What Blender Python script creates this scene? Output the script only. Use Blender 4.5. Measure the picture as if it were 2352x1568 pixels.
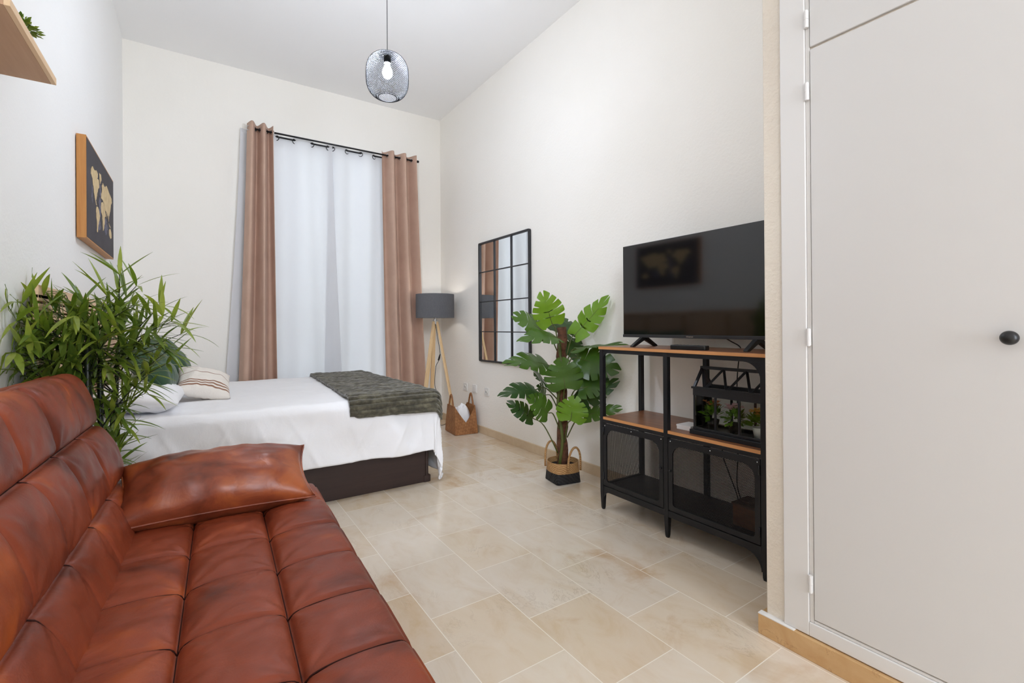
import bpy, bmesh, math, random
from math import sin, cos, pi, sqrt, hypot, radians
from mathutils import Vector, Matrix, noise

SC = bpy.context.scene
COL = SC.collection
for o in list(bpy.data.objects):
    bpy.data.objects.remove(o)

# ------------------------------------------------------------------ camera
CAM_H = 1.0735
YAW, PITCH, ROLL, FPX, SHY = 0.5899, 0.0022, -0.0068, 1075.91, -37.97
_f = Vector((sin(YAW) * cos(PITCH), cos(YAW) * cos(PITCH), sin(PITCH)))
_r0 = Vector((cos(YAW), -sin(YAW), 0)); _u0 = _r0.cross(_f)
_r = _r0 * cos(ROLL) + _u0 * sin(ROLL); _u = _u0 * cos(ROLL) - _r0 * sin(ROLL)
cd = bpy.data.cameras.new('camera')
cd.sensor_fit = 'HORIZONTAL'; cd.sensor_width = 36.0
cd.lens = FPX / 2352 * 36.0; cd.shift_y = SHY / 2352
cd.clip_start = 0.02
cam = bpy.data.objects.new('camera', cd); COL.objects.link(cam)
cam.matrix_world = Matrix(((_r.x, _u.x, -_f.x, 0), (_r.y, _u.y, -_f.y, 0), (_r.z, _u.z, -_f.z, CAM_H), (0, 0, 0, 1)))
SC.camera = cam

# ------------------------------------------------------------------ light and exposure
vs = SC.view_settings
vs.view_transform = 'Standard'; vs.look = 'None'; vs.gamma = 1.0; vs.use_curve_mapping = False
vs.exposure = -0.20
w = bpy.data.worlds.new('daylight'); SC.world = w; w.use_nodes = True
bg = w.node_tree.nodes['Background']
bg.inputs[0].default_value = (0.87, 0.935, 1.0, 1); bg.inputs[1].default_value = 4.1
BULB_STRENGTH = 1230.0          # pendant bulb (emits in its own builder)
def lamp(name, loc, power, radius, color):
    d = bpy.data.lights.new(name, 'POINT'); d.energy = power; d.shadow_soft_size = radius; d.color = color
    o = bpy.data.objects.new(name, d); COL.objects.link(o); o.location = loc
    return o
lamp('assumed_rear_fill', (0.35, -1.75, 2.75), 6.0, 0.16, (0.90, 0.98, 1.13))   # unseen fill light assumed behind the camera from the knob's shadow, no fixture
sd = bpy.data.lights.new('added_fill_spot', 'SPOT'); sd.energy = 270.0; sd.shadow_soft_size = 0.35; sd.spot_size = radians(36); sd.spot_blend = 0.9; sd.color = (0.90, 0.98, 1.13)  # unseen spot added to lift the lower right wall and far floor
so = bpy.data.objects.new('added_fill_spot', sd); COL.objects.link(so); so.location = (-0.30, -1.0, 2.55)
so.rotation_euler = (Vector((2.30, 3.75, 0.50)) - Vector((-0.30, -1.0, 2.55))).to_track_quat('-Z', 'Y').to_euler()
ad = bpy.data.lights.new('added_fill_area', 'AREA'); ad.shape = 'RECTANGLE'; ad.size = 0.9; ad.size_y = 2.2; ad.energy = 62.0; ad.color = (0.89, 0.98, 1.14)
ao = bpy.data.objects.new('added_fill_area', ad); COL.objects.link(ao); ao.location = (1.10, -2.72, 1.55); ao.rotation_euler = (pi / 2, 0, 0)   # area fill added behind the camera to brighten the room
ao.rotation_euler = (-pi / 2, 0, pi) 
cy = SC.cycles
cy.use_denoising = True; cy.use_adaptive_sampling = True; cy.adaptive_threshold = 0.05
cy.max_bounces = 11; cy.diffuse_bounces = 9; cy.glossy_bounces = 4; cy.transmission_bounces = 4; cy.transparent_max_bounces = 12
cy.sample_clamp_indirect = 4.0
cy.caustics_reflective = False; cy.caustics_refractive = False

# ------------------------------------------------------------------ room measures
XL, XR, YB, ZC, YF = -0.516, 2.364, 5.024, 3.485, -2.7
XP, YP = 1.639, 0.867
R = random.Random(7)

# ------------------------------------------------------------------ materials
def S(r, g, b):
    f = lambda c: c / 12.92 if c <= 0.04045 else ((c + 0.055) / 1.055) ** 2.4
    return (f(r / 255), f(g / 255), f(b / 255), 1)

class NT:
    def __init__(s, name):
        s.m = bpy.data.materials.new(name); s.m.use_nodes = True
        s.t = s.m.node_tree; s.n = s.t.nodes; s.l = s.t.links
        s.p = s.n['Principled BSDF']; s.out = s.n['Material Output']
        s.co = None
    def node(s, kind, **kw):
        n = s.n.new(kind)
        for k, v in kw.items():
            setattr(n, k, v)
        return n
    def link(s, a, b): s.l.new(a, b)
    def coord(s, scale=(1, 1, 1), rot=(0, 0, 0), loc=(0, 0, 0)):
        if s.co is None: s.co = s.node('ShaderNodeTexCoord')
        mp = s.node('ShaderNodeMapping')
        mp.inputs['Scale'].default_value = scale; mp.inputs['Rotation'].default_value = rot; mp.inputs['Location'].default_value = loc
        s.link(s.co.outputs['Object'], mp.inputs['Vector'])
        return mp.outputs['Vector']
    def noise(s, scale=(1, 1, 1), sc=5.0, detail=4.0, rough=0.55, dist=0.0, loc=(0, 0, 0)):
        n = s.node('ShaderNodeTexNoise')
        n.inputs['Scale'].default_value = sc; n.inputs['Detail'].default_value = detail
        n.inputs['Roughness'].default_value = rough; n.inputs['Distortion'].default_value = dist
        s.link(s.coord(scale, loc=loc), n.inputs['Vector'])
        return n.outputs['Fac']
    def ramp(s, fac, stops):
        r = s.node('ShaderNodeValToRGB')
        while len(r.color_ramp.elements) < len(stops): r.color_ramp.elements.new(0.5)
        for e, (p, c) in zip(r.color_ramp.elements, stops):
            e.position = p; e.color = c
        s.link(fac, r.inputs['Fac'])
        return r.outputs['Color']
    def mix(s, fac, a, b, mode='MIX'):
        n = s.node('ShaderNodeMix', data_type='RGBA', blend_type=mode)
        for sock, v in ((n.inputs[0], fac), (n.inputs[6], a), (n.inputs[7], b)):
            if hasattr(v, 'links'): s.link(v, sock)
            else: sock.default_value = v
        return n.outputs[2]
    def bump(s, h, strength=0.3, dist=0.01):
        b = s.node('ShaderNodeBump')
        b.inputs['Strength'].default_value = strength; b.inputs['Distance'].default_value = dist
        s.link(h, b.inputs['Height']); s.link(b.outputs['Normal'], s.p.inputs['Normal'])
    def set(s, **kw):
        for k, v in kw.items():
            k = {'base': 'Base Color', 'rough': 'Roughness', 'metal': 'Metallic', 'spec': 'Specular IOR Level', 'trans': 'Transmission Weight',
                 'ior': 'IOR', 'coat': 'Coat Weight', 'coatr': 'Coat Roughness', 'sheen': 'Sheen Weight', 'sheenr': 'Sheen Roughness', 'sheent': 'Sheen Tint',
                 'emc': 'Emission Color', 'ems': 'Emission Strength', 'sss': 'Subsurface Weight'}[k]
            if hasattr(v, 'links'): s.link(v, s.p.inputs[k])
            else: s.p.inputs[k].default_value = v
        return s

def plain(name, col, rough=0.5, metal=0.0, spec=0.5, var=None, bump=None, **kw):
    t = NT(name)
    base = col
    if var:
        scale, sc, col2 = var
        base = t.ramp(t.noise(scale, sc), [(0.35, col), (0.68, col2)])
    t.set(base=base, rough=rough, metal=metal, spec=spec, **kw)
    if bump:
        scale, sc, st, di = bump
        t.bump(t.noise(scale, sc, 5), st, di)
    return t.m

def wood(name, a, b, along, rough=0.45, sc=3.0):
    t = NT(name)
    s = [18, 18, 18]; s[along] = 1.2
    n = t.noise(tuple(s), sc, 6, 0.6, 0.4)
    s2 = [60, 60, 60]; s2[along] = 2.0
    n2 = t.noise(tuple(s2), sc, 3)
    c = t.ramp(n, [(0.3, a), (0.7, b)])
    c = t.mix(0.25, c, t.ramp(n2, [(0.35, a), (0.65, b)]))
    t.set(base=c, rough=rough)
    t.bump(n2, 0.08, 0.002)
    return t.m

M = {}
def wall_mat(name, col, col2, bs=0.18):
    t = NT(name)
    n = t.noise((1, 1, 1), 1.3, 3)
    t.set(base=t.ramp(n, [(0.35, col), (0.7, col2)]), rough=0.85, spec=0.25)
    n1 = t.noise((1, 1, 1), 9.0, 6, 0.6); n2 = t.noise((1, 1, 1), 60.0, 3)
    mx = t.mix(0.35, n1, n2)
    t.bump(mx, bs, 0.02)
    return t.m
M['wall_cream'] = wall_mat('cream_wall_paint', S(247, 244, 238), S(245, 242, 235))
M['wall_white'] = wall_mat('white_wall_paint', S(245, 245, 244), S(243, 243, 242), 0.12)
M['wall_rough'] = wall_mat('rough_plaster_paint', S(230, 222, 208), S(224, 214, 200), 0.5)
M['ceiling'] = wall_mat('ceiling_paint', S(247, 247, 247), S(246, 246, 246), 0.05)
M['door_paint'] = plain('satin_white_door_paint', S(212, 210, 207), 0.5, bump=((1, 1, 0.3), 14, 0.04, 0.01))
M['trim_paint'] = plain('gloss_white_trim_paint', S(222, 220, 217), 0.4)

def floor_mat():
    t = NT('cream_marble_tiles')
    co = t.node('ShaderNodeTexCoord')
    sep = t.node('ShaderNodeSeparateXYZ'); t.link(co.outputs['Object'], sep.inputs[0])
    def add(sock, v):
        a = t.node('ShaderNodeMath', operation='ADD'); t.link(sock, a.inputs[0]); a.inputs[1].default_value = v; return a.outputs[0]
    cmb = t.node('ShaderNodeCombineXYZ')
    t.link(add(sep.outputs['Y'], -1.4 + 4.0), cmb.inputs[0]); t.link(add(sep.outputs['X'], -0.704 + 3.6), cmb.inputs[1])
    br = t.node('ShaderNodeTexBrick')
    br.offset = 0.5; br.offset_frequency = 2; br.squash = 1.0
    for k, v in (('Color1', (0, 0, 0, 1)), ('Color2', (1, 1, 1, 1)), ('Mortar', (0.5, 0.5, 0.5, 1)), ('Scale', 1.0), ('Mortar Size', 0.0016), ('Mortar Smooth', 0.1), ('Bias', 0.0), ('Brick Width', 0.4), ('Row Height', 0.3)):
        br.inputs[k].default_value = v
    t.link(cmb.outputs[0], br.inputs['Vector'])
    tint = t.ramp(br.outputs['Color'], [(0.0, S(212, 197, 178)), (0.3, S(222, 209, 192)), (0.55, S(216, 196, 168)), (0.78, S(204, 178, 144)), (1.0, S(228, 219, 207))])
    n1 = t.noise((1.0, 0.55, 1), 7.0, 8, 0.62, 1.2)
    patch = t.ramp(n1, [(0.30, S(206, 184, 152)), (0.5, S(224, 212, 194)), (0.72, S(230, 223, 211))])
    c = t.mix(0.42, tint, patch)
    # amber stains in some of the stones
    n3 = t.noise((1, 1, 1), 2.6, 6, 0.6, 0.8, (3, 1, 0))
    c = t.mix(t.ramp(n3, [(0.58, (0, 0, 0, 1)), (0.72, (0.6, 0.6, 0.6, 1))]), c, S(190, 152, 108))
    # fine veins
    v = t.noise((1.0, 0.5, 1), 5.0, 10, 0.7, 2.5, (7, 2, 0))
    vein = t.ramp(v, [(0.485, (0, 0, 0, 1)), (0.497, (1, 1, 1, 1)), (0.503, (1, 1, 1, 1)), (0.515, (0, 0, 0, 1))])
    vm = t.noise((1, 1, 1), 3.0, 2, 0.5, 0, (1, 9, 0))
    vmask = t.ramp(vm, [(0.52, (0, 0, 0, 1)), (0.70, (0.38, 0.38, 0.38, 1))])
    c = t.mix(t.mix(1.0, vein, vmask, 'MULTIPLY'), c, S(138, 108, 76))
    c = t.mix(br.outputs['Fac'], c, S(238, 230, 216))
    r = t.ramp(t.noise((1, 1, 1), 11.0, 5), [(0.3, (0.16, 0.16, 0.16, 1)), (0.7, (0.26, 0.26, 0.26, 1))])
    t.set(base=c, rough=r, spec=0.6)
    t.bump(br.outputs['Fac'], -0.04, 0.005)
    return t.m
M['floor'] = floor_mat()
def stone(name, a, b, vein):
    t = NT(name)
    n = t.noise((1, 1, 1), 9, 7, 0.6, 1.0)
    c = t.ramp(n, [(0.3, a), (0.7, b)])
    v = t.noise((1, 1, 1), 6, 8, 0.65, 2.2, (4, 4, 4))
    k = t.ramp(v, [(0.565, (0, 0, 0, 1)), (0.575, (0.55, 0.55, 0.55, 1)), (0.585, (0, 0, 0, 1))])
    t.set(base=t.mix(k, c, vein), rough=0.35)
    return t.m
M['skirting'] = stone('beige_skirting_stone', S(205, 182, 150), S(215, 196, 168), S(190, 160, 122))
M['skirting_amber'] = stone('amber_skirting_stone', S(190, 148, 98), S(208, 172, 124), S(128, 84, 44))

def leather():
    t = NT('cognac_leather')
    n = t.noise((1, 1, 1), 4.5, 3, 0.5, 0.5)
    c = t.ramp(n, [(0.30, S(92, 38, 22)), (0.46, S(128, 58, 35)), (0.58, S(138, 63, 37)), (0.72, S(172, 84, 32))])
    n2 = t.noise((1, 1, 1), 2.2, 3, 0.5, 0.4, (5, 0, 0))
    c = t.mix(t.ramp(n2, [(0.5, (0, 0, 0, 1)), (0.7, (0.45, 0.45, 0.45, 1))]), c, S(104, 50, 36))
    t.set(base=c, rough=t.ramp(n, [(0.3, (0.40, 0.40, 0.40, 1)), (0.7, (0.48, 0.48, 0.48, 1))]), spec=0.30)
    fine = t.noise((1, 1, 1), 260, 3); wr = t.noise((1.0, 1.8, 1.4), 9, 4, 0.55, 1.0)
    t.bump(t.mix(0.10, wr, fine), 0.13, 0.02)
    return t.m
M['leather'] = leather()
def leather2():
    t = NT('burnished_leather')
    n = t.noise((1, 1.6, 1.6), 6, 4, 0.55, 0.5)
    c = t.ramp(n, [(0.28, S(84, 36, 20)), (0.5, S(136, 66, 40)), (0.7, S(172, 92, 46))])
    t.set(base=c, rough=0.34, spec=0.5)
    t.bump(t.noise((1, 1, 1), 12, 4, 0.55, 0.8), 0.10, 0.02)
    return t.m
M['leather_pillow'] = leather2()
M['seam'] = plain('dark_seam_thread', S(52, 20, 12), 0.8, spec=0.2)
M['black_steel'] = plain('black_powder_coated_steel', S(27, 27, 30), 0.42, 0.25, bump=((1, 1, 1), 120, 0.05, 0.002))
M['black_wire'] = plain('matt_black_wire', S(20, 20, 22), 0.7, 0.0, 0.2)
M['soot_black'] = plain('matt_soot_black', S(14, 14, 15), 0.9, 0.0, 0.05)
M['cord_grey'] = plain('grey_cord', S(92, 92, 94), 0.6)
M['black_plastic'] = plain('black_plastic', S(20, 20, 21), 0.35)
M['bezel'] = plain('dark_grey_bezel', S(58, 58, 60), 0.35, 0.5)
t = NT('tv_screen_glass'); t.set(base=S(13, 12, 13), rough=0.07, spec=0.8); M['screen'] = t.m
M['chrome'] = plain('brushed_chrome', S(205, 205, 205), 0.25, 1.0)
M['mirror'] = plain('silvered_mirror', (0.86, 0.88, 0.88, 1), 0.015, 1.0)
M['mirror_frame'] = plain('anthracite_mirror_frame', S(52, 52, 54), 0.45, 0.3)
M['table_wood'] = wood('warm_brown_plywood', S(108, 66, 42), S(150, 98, 64), 1, 0.32)
M['table_edge'] = wood('light_wood_edge', S(190, 130, 78), S(208, 150, 96), 1, 0.5)
M['pine'] = wood('pale_pine', S(226, 190, 140), S(236, 206, 160), 2, 0.5)
M['slat'] = wood('natural_slat_wood', S(214, 178, 140), S(226, 194, 158), 1, 0.6)
M['slat_back'] = plain('brown_batten', S(92, 62, 44), 0.7)
M['shelf_wood'] = wood('oak_shelf', S(178, 140, 108), S(190, 152, 120), 1, 0.6)
M['shelf_front'] = wood('pale_oak_lip', S(220, 186, 146), S(228, 198, 160), 1, 0.6)
M['frame_wood'] = wood('honey_frame_wood', S(176, 116, 56), S(196, 138, 72), 2, 0.5)
M['bed_base'] = wood('wenge_laminate', S(44, 27, 21), S(54, 35, 28), 0, 0.6)
M['mattress'] = plain('white_mattress_ticking', S(232, 230, 228), 0.9)
def cloth(name, col, col2, rough=0.9, sc=220, st=0.12, sheen=0.2, wr=None):
    t = NT(name)
    t.set(base=t.ramp(t.noise((1, 1, 1), 6, 3), [(0.3, col), (0.7, col2)]), rough=rough, spec=0.2, sheen=sheen, sheenr=0.4)
    a = t.noise((1, 1, 1), sc, 3)
    if wr: a = t.mix(wr[1], a, t.noise((1, 1, 1), wr[0], 6, 0.6, 1.5))
    t.bump(a, st, 0.035 if wr else 0.01)
    return t.m
M['linen'] = cloth('white_cotton', S(246, 246, 248), S(244, 244, 246), 0.85, 240, 0.16, 0.05, (4, 0.9))
M['curtain'] = cloth('brown_velvet_curtain', S(200, 169, 151), S(190, 159, 141), 0.85, 300, 0.1, 0.1)
M['green_velvet'] = cloth('green_velvet', S(50, 75, 52), S(66, 92, 68), 0.75, 200, 0.1, 0.25)
def stripe_cloth():
    t = NT('striped_cotton')
    co = t.node('ShaderNodeTexCoord'); sep = t.node('ShaderNodeSeparateXYZ'); t.link(co.outputs['Object'], sep.inputs[0])
    mr = t.node('ShaderNodeMapRange'); mr.inputs[1].default_value = -0.14; mr.inputs[2].default_value = 0.14
    t.link(sep.outputs['Y'], mr.inputs[0])
    B, C = S(150, 112, 92), S(233, 226, 217)
    st = []
    for p in (0.14, 0.195, 0.25, 0.52, 0.78):
        w_ = 0.013 if p < 0.4 else 0.007
        st += [(p - w_ - 0.002, C), (p - w_, B), (p + w_, B), (p + w_ + 0.002, C)]
    r = t.ramp(mr.outputs[0], st); r.node.color_ramp.interpolation = 'LINEAR'
    t.set(base=r, rough=0.9, spec=0.2); t.bump(t.noise((1, 1, 1), 90, 4), 0.25, 0.01)
    return t.m
M['stripe'] = stripe_cloth()
def blanket_mat():
    t = NT('olive_fur')
    n = t.noise((1, 1, 1), 26, 5, 0.6, 0.5); n2 = t.noise((0.6, 1, 1), 9, 4, 0.6, 1.0)
    c = t.ramp(t.mix(0.5, n, n2), [(0.36, S(50, 47, 38)), (0.5, S(78, 74, 60)), (0.64, S(112, 107, 88))])
    t.set(base=c, rough=0.9, spec=0.15, sheen=0.5, sheenr=0.5)
    t.bump(t.mix(0.5, t.noise((1, 1, 1), 300, 2), n), 0.28, 0.01)
    return t.m
M['blanket'] = blanket_mat()
def sheer_mat():
    t = NT('sheer_voile')
    d = t.node('ShaderNodeBsdfDiffuse'); d.inputs[0].default_value = S(240, 240, 242)
    tr = t.node('ShaderNodeBsdfTranslucent'); tr.inputs[0].default_value = S(240, 242, 246)
    tp = t.node('ShaderNodeBsdfTransparent'); tp.inputs[0].default_value = (1, 1, 1, 1)
    m1 = t.node('ShaderNodeMixShader'); m1.inputs[0].default_value = 0.27
    t.link(d.outputs[0], m1.inputs[1]); t.link(tr.outputs[0], m1.inputs[2])
    m2 = t.node('ShaderNodeMixShader'); m2.inputs[0].default_value = 0.13
    t.link(m1.outputs[0], m2.inputs[1]); t.link(tp.outputs[0], m2.inputs[2])
    t.link(m2.outputs[0], t.out.inputs[0])
    return t.m
M['sheer'] = sheer_mat()
def clear_glass():
    t = NT('clear_glass')
    tp = t.node('ShaderNodeBsdfTransparent'); tp.inputs[0].default_value = (0.96, 0.98, 0.97, 1)
    gl = t.node('ShaderNodeBsdfGlossy'); gl.inputs['Roughness'].default_value = 0.03
    fr = t.node('ShaderNodeFresnel'); fr.inputs[0].default_value = 1.35
    m = t.node('ShaderNodeMixShader'); t.link(fr.outputs[0], m.inputs[0]); t.link(tp.outputs[0], m.inputs[1]); t.link(gl.outputs[0], m.inputs[2])
    t.link(m.outputs[0], t.out.inputs[0])
    return t.m
M['glass'] = clear_glass()
def shade_mat():
    t = NT('charcoal_lamp_fabric')
    t.set(base=t.ramp(t.noise((60, 60, 8), 6, 3), [(0.3, S(94, 94, 97)), (0.7, S(108, 108, 111))]), rough=0.85, spec=0.2)
    t.bump(t.noise((1, 1, 1), 160, 2), 0.2, 0.005)
    return t.m
M['lamp_fabric'] = shade_mat()
t = NT('lit_floor_lamp_glass'); t.set(base=(1, 1, 1, 1), emc=(1.0, 0.93, 0.84, 1), ems=55.0); M['bulb_warm'] = t.m
t = NT('lit_bulb_glass'); t.set(base=(1, 1, 1, 1), emc=(0.89, 0.98, 1.13, 1), ems=BULB_STRENGTH); M['bulb'] = t.m
M['white_plastic'] = plain('white_plastic', S(232, 230, 226), 0.4)
def leaf_mat(name, stops, rough=0.38, vein=False):
    t = NT(name)
    g = t.node('ShaderNodeNewGeometry')
    c = t.ramp(g.outputs['Random Per Island'], stops)
    c = t.mix(0.35, c, t.ramp(t.noise((1, 1, 1), 14, 3), [(0.3, stops[0][1]), (0.7, stops[-1][1])]))
    t.set(base=c, rough=rough, spec=0.45)
    tr = t.node('ShaderNodeBsdfTranslucent'); t.link(t.mix(0.5, c, S(150, 185, 30)), tr.inputs[0])
    m = t.node('ShaderNodeMixShader'); m.inputs[0].default_value = 0.22
    t.link(t.p.outputs[0], m.inputs[1]); t.link(tr.outputs[0], m.inputs[2]); t.link(m.outputs[0], t.out.inputs[0])
    t.bump(t.noise((1, 1, 1), 30, 4), 0.15, 0.01)
    return t.m
M['bamboo_leaf'] = leaf_mat('bamboo_leaf_green', [(0.0, S(52, 80, 32)), (0.3, S(78, 110, 36)), (0.65, S(114, 140, 44)), (1.0, S(164, 174, 72))], 0.32)
M['monstera_bright'] = leaf_mat('bright_leaf_green', [(0.0, S(96, 138, 32)), (1.0, S(118, 156, 42))], 0.33)
M['monstera_mid'] = leaf_mat('mid_leaf_green', [(0.0, S(52, 86, 28)), (1.0, S(74, 108, 38))], 0.32)
M['monstera_dark'] = leaf_mat('dark_leaf_green', [(0.0, S(30, 58, 34)), (1.0, S(44, 74, 44))], 0.28)
M['petiole'] = plain('leaf_stalk_green', S(84, 92, 40), 0.5)
M['cane'] = plain('dark_cane', S(40, 48, 26), 0.4, var=((1, 1, 4), 8, S(24, 28, 20)))
M['coir'] = plain('brown_coir_pole', S(108, 70, 46), 0.9, var=((2, 2, 5), 10, S(74, 44, 28)), bump=((1, 1, 3), 60, 0.6, 0.01))
M['soil'] = plain('dark_soil', S(38, 28, 22), 0.95, bump=((1, 1, 1), 60, 0.8, 0.02))
def weave(name, a, b, scale):
    t = NT(name)
    br = t.node('ShaderNodeTexWave', wave_type='BANDS', bands_direction='DIAGONAL'); br.inputs['Scale'].default_value = scale; br.inputs['Distortion'].default_value = 3.0; br.inputs['Detail'].default_value = 2
    t.link(t.coord(), br.inputs['Vector'])
    n = t.noise((1, 1, 1), 40, 3)
    t.set(base=t.ramp(t.mix(0.5, br.outputs['Fac'], n), [(0.25, a), (0.75, b)]), rough=0.7)
    t.bump(br.outputs['Fac'], 0.5, 0.01)
    return t.m
M['straw'] = weave('natural_straw', S(168, 122, 74), S(204, 164, 112), 46)
def wicker_mat():
    t = NT('brown_bamboo_weave')
    ck = t.node('ShaderNodeTexChecker'); ck.inputs['Scale'].default_value = 1.0
    ck.inputs['Color1'].default_value = S(150, 100, 57); ck.inputs['Color2'].default_value = S(166, 114, 68)
    t.link(t.coord((44, 44, 44), (0.6, 0.3, 0.78), (0.3, 0.2, 0.1)), ck.inputs['Vector'])
    n = t.noise((1, 1, 1), 18, 4)
    t.set(base=t.mix(t.ramp(n, [(0.4, (0, 0, 0, 1)), (0.7, (0.6, 0.6, 0.6, 1))]), ck.outputs['Color'], S(116, 70, 36)), rough=0.55)
    t.bump(ck.outputs['Fac'], 0.4, 0.004)
    return t.m
M['wicker'] = wicker_mat()
M['black_weave'] = weave('black_painted_straw', S(22, 22, 24), S(40, 40, 42), 26)
M['black_wood'] = plain('black_painted_metal', S(24, 25, 28), 0.38)
M['ceramic'] = plain('white_ceramic', S(228, 224, 216), 0.3)
M['paper'] = plain('white_card', S(236, 233, 230), 0.6)
M['petal_pink'] = plain('pink_petals', S(226, 176, 180), 0.6, var=((1, 1, 1), 40, S(240, 214, 212)))
M['petal_orange'] = plain('orange_petals', S(214, 148, 70), 0.6, var=((1, 1, 1), 40, S(196, 110, 70)))
M['petal_yellow'] = plain('yellow_petals', S(222, 178, 80), 0.6, var=((1, 1, 1), 40, S(206, 150, 60)))
M['canvas'] = plain('charcoal_canvas', S(52, 48, 54), 0.7, var=((1, 1, 1), 5, S(62, 58, 66)), bump=((1, 1, 1), 200, 0.2, 0.003))
M['gold_paint'] = plain('cream_gold_paint', S(222, 198, 150), 0.55, var=((1, 1, 1), 30, S(200, 172, 122)), bump=((1, 1, 1), 60, 0.4, 0.003))
M['violet_paint'] = plain('violet_grey_paint', S(112, 112, 134), 0.7, var=((1, 1, 3), 24, S(70, 66, 82)))
M['brown_box'] = wood('brown_box_wood', S(104, 64, 36), S(126, 80, 46), 1, 0.6)

# ------------------------------------------------------------------ mesh helpers
class MB:
    def __init__(s): s.v = []; s.f = []
    def add(s, vs, fs):
        o = len(s.v); s.v += [Vector(v) for v in vs]; s.f += [tuple(i + o for i in f) for f in fs]; return s
    def box(s, a, b, mat=None):
        x0, y0, z0 = a; x1, y1, z1 = b
        vs = [Vector(p) for p in ((x0, y0, z0), (x1, y0, z0), (x1, y1, z0), (x0, y1, z0), (x0, y0, z1), (x1, y0, z1), (x1, y1, z1), (x0, y1, z1))]
        if mat is not None: vs = [mat @ v for v in vs]
        return s.add(vs, [(0, 3, 2, 1), (4, 5, 6, 7), (0, 1, 5, 4), (1, 2, 6, 5), (2, 3, 7, 6), (3, 0, 4, 7)])
    def bar(s, p, q, w, h=None, up=(0, 0, 1)):
        p = Vector(p); q = Vector(q); h = h or w
        d = (q - p); L = d.length; d.normalize(); u = Vector(up)
        if abs(d.dot(u)) > 0.99: u = Vector((1, 0, 0))
        a = d.cross(u).normalized(); b = a.cross(d).normalized()
        m = Matrix(((a.x, d.x, b.x, p.x), (a.y, d.y, b.y, p.y), (a.z, d.z, b.z, p.z), (0, 0, 0, 1)))
        return s.box((-w / 2, 0, -h / 2), (w / 2, L, h / 2), m)
    def tube(s, pts, r, n=8, caps=True):
        pts = [Vector(p) for p in pts]; k = len(pts)
        rs = r if isinstance(r, (list, tuple)) else [r] * k
        vs = []; prev = None
        for i, p in enumerate(pts):
            d = (pts[min(i + 1, k - 1)] - pts[max(i - 1, 0)]).normalized()
            if prev is None:
                a = d.cross(Vector((0, 0, 1)))
                if a.length < 1e-3: a = d.cross(Vector((1, 0, 0)))
            else: a = prev - d * prev.dot(d)
            a.normalize(); prev = a; b = d.cross(a)
            vs += [p + (a * cos(2 * pi * j / n) + b * sin(2 * pi * j / n)) * rs[i] for j in range(n)]
        fs = [(i * n + j, i * n + (j + 1) % n, (i + 1) * n + (j + 1) % n, (i + 1) * n + j) for i in range(k - 1) for j in range(n)]
        if caps: fs += [tuple(range(n))[::-1], tuple((k - 1) * n + j for j in range(n))]
        return s.add(vs, fs)
    def lathe(s, prof, center=(0, 0, 0), n=32, mat=None, closed=False):
        c = Vector(center); vs = []
        for r, z in prof:
            vs += [Vector((r * cos(2 * pi * j / n), r * sin(2 * pi * j / n), z)) for j in range(n)]
        vs = [(mat @ v if mat is not None else v) + c for v in vs]
        k = len(prof)
        fs = [(i * n + j, i * n + (j + 1) % n, ((i + 1) % k) * n + (j + 1) % n, ((i + 1) % k) * n + j) for i in range(k if closed else k - 1) for j in range(n)]
        return s.add(vs, fs)
    def prism(s, poly, o, u, v, th):
        o = Vector(o); u = Vector(u); v = Vector(v); nn = u.cross(v).normalized() * th; k = len(poly)
        A = [o + u * a + v * b for a, b in poly]
        fs = [tuple(range(k))[::-1], tuple(range(k, 2 * k))] + [(i, (i + 1) % k, k + (i + 1) % k, k + i) for i in range(k)]
        return s.add(A + [p + nn for p in A], fs)
    def ring(s, outer, inner, o, u, v, th):
        o = Vector(o); u = Vector(u); v = Vector(v); nn = u.cross(v).normalized() * th; k = len(outer)
        P = lambda l: [o + u * a + v * b for a, b in l]
        A = P(outer); B = P(inner)
        vs = A + B + [p + nn for p in A] + [p + nn for p in B]; fs = []
        for i in range(k):
            j = (i + 1) % k
            fs += [(i, k + i, k + j, j), (2 * k + i, 2 * k + j, 3 * k + j, 3 * k + i), (i, j, 2 * k + j, 2 * k + i), (k + i, 3 * k + i, 3 * k + j, k + j)]
        return s.add(vs, fs)
    def grid(s, fn, nu, nv, wrap_u=False):
        vs = [fn(i / nu, j / nv) for j in range(nv + 1) for i in range(nu + (0 if wrap_u else 1))]
        w = nu if wrap_u else nu + 1
        fs = [(j * w + i, j * w + (i + 1) % w, (j + 1) * w + (i + 1) % w, (j + 1) * w + i) for j in range(nv) for i in range(nu)]
        return s.add(vs, fs)
    def build(s, name, mat, parent=None, smooth=False, bevel=0.0, solid=0.0, subd=0, weld=False, offset=0.0, segs=2):
        root = parent; loc = Vector((0, 0, 0)); m = Matrix.Identity(4)
        if parent is not None:
            r = parent
            chain = []
            while r is not None: chain.append(r); r = r.parent
            for r in reversed(chain): m = m @ r.matrix_basis
        inv = m.inverted()
        me = bpy.data.meshes.new(name)
        me.from_pydata([inv @ v for v in s.v], [], s.f)
        bm = bmesh.new(); bm.from_mesh(me)
        if weld: bmesh.ops.remove_doubles(bm, verts=bm.verts, dist=1e-5)
        bmesh.ops.recalc_face_normals(bm, faces=bm.faces)
        bm.to_mesh(me); bm.free()
        if smooth:
            me.polygons.foreach_set('use_smooth', [True] * len(me.polygons))
        me.materials.append(M[mat] if isinstance(mat, str) else mat)
        o = bpy.data.objects.new(name, me); COL.objects.link(o)
        if parent is not None: o.parent = parent
        if solid:
            md = o.modifiers.new('solid', 'SOLIDIFY'); md.thickness = solid; md.offset = offset
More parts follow.
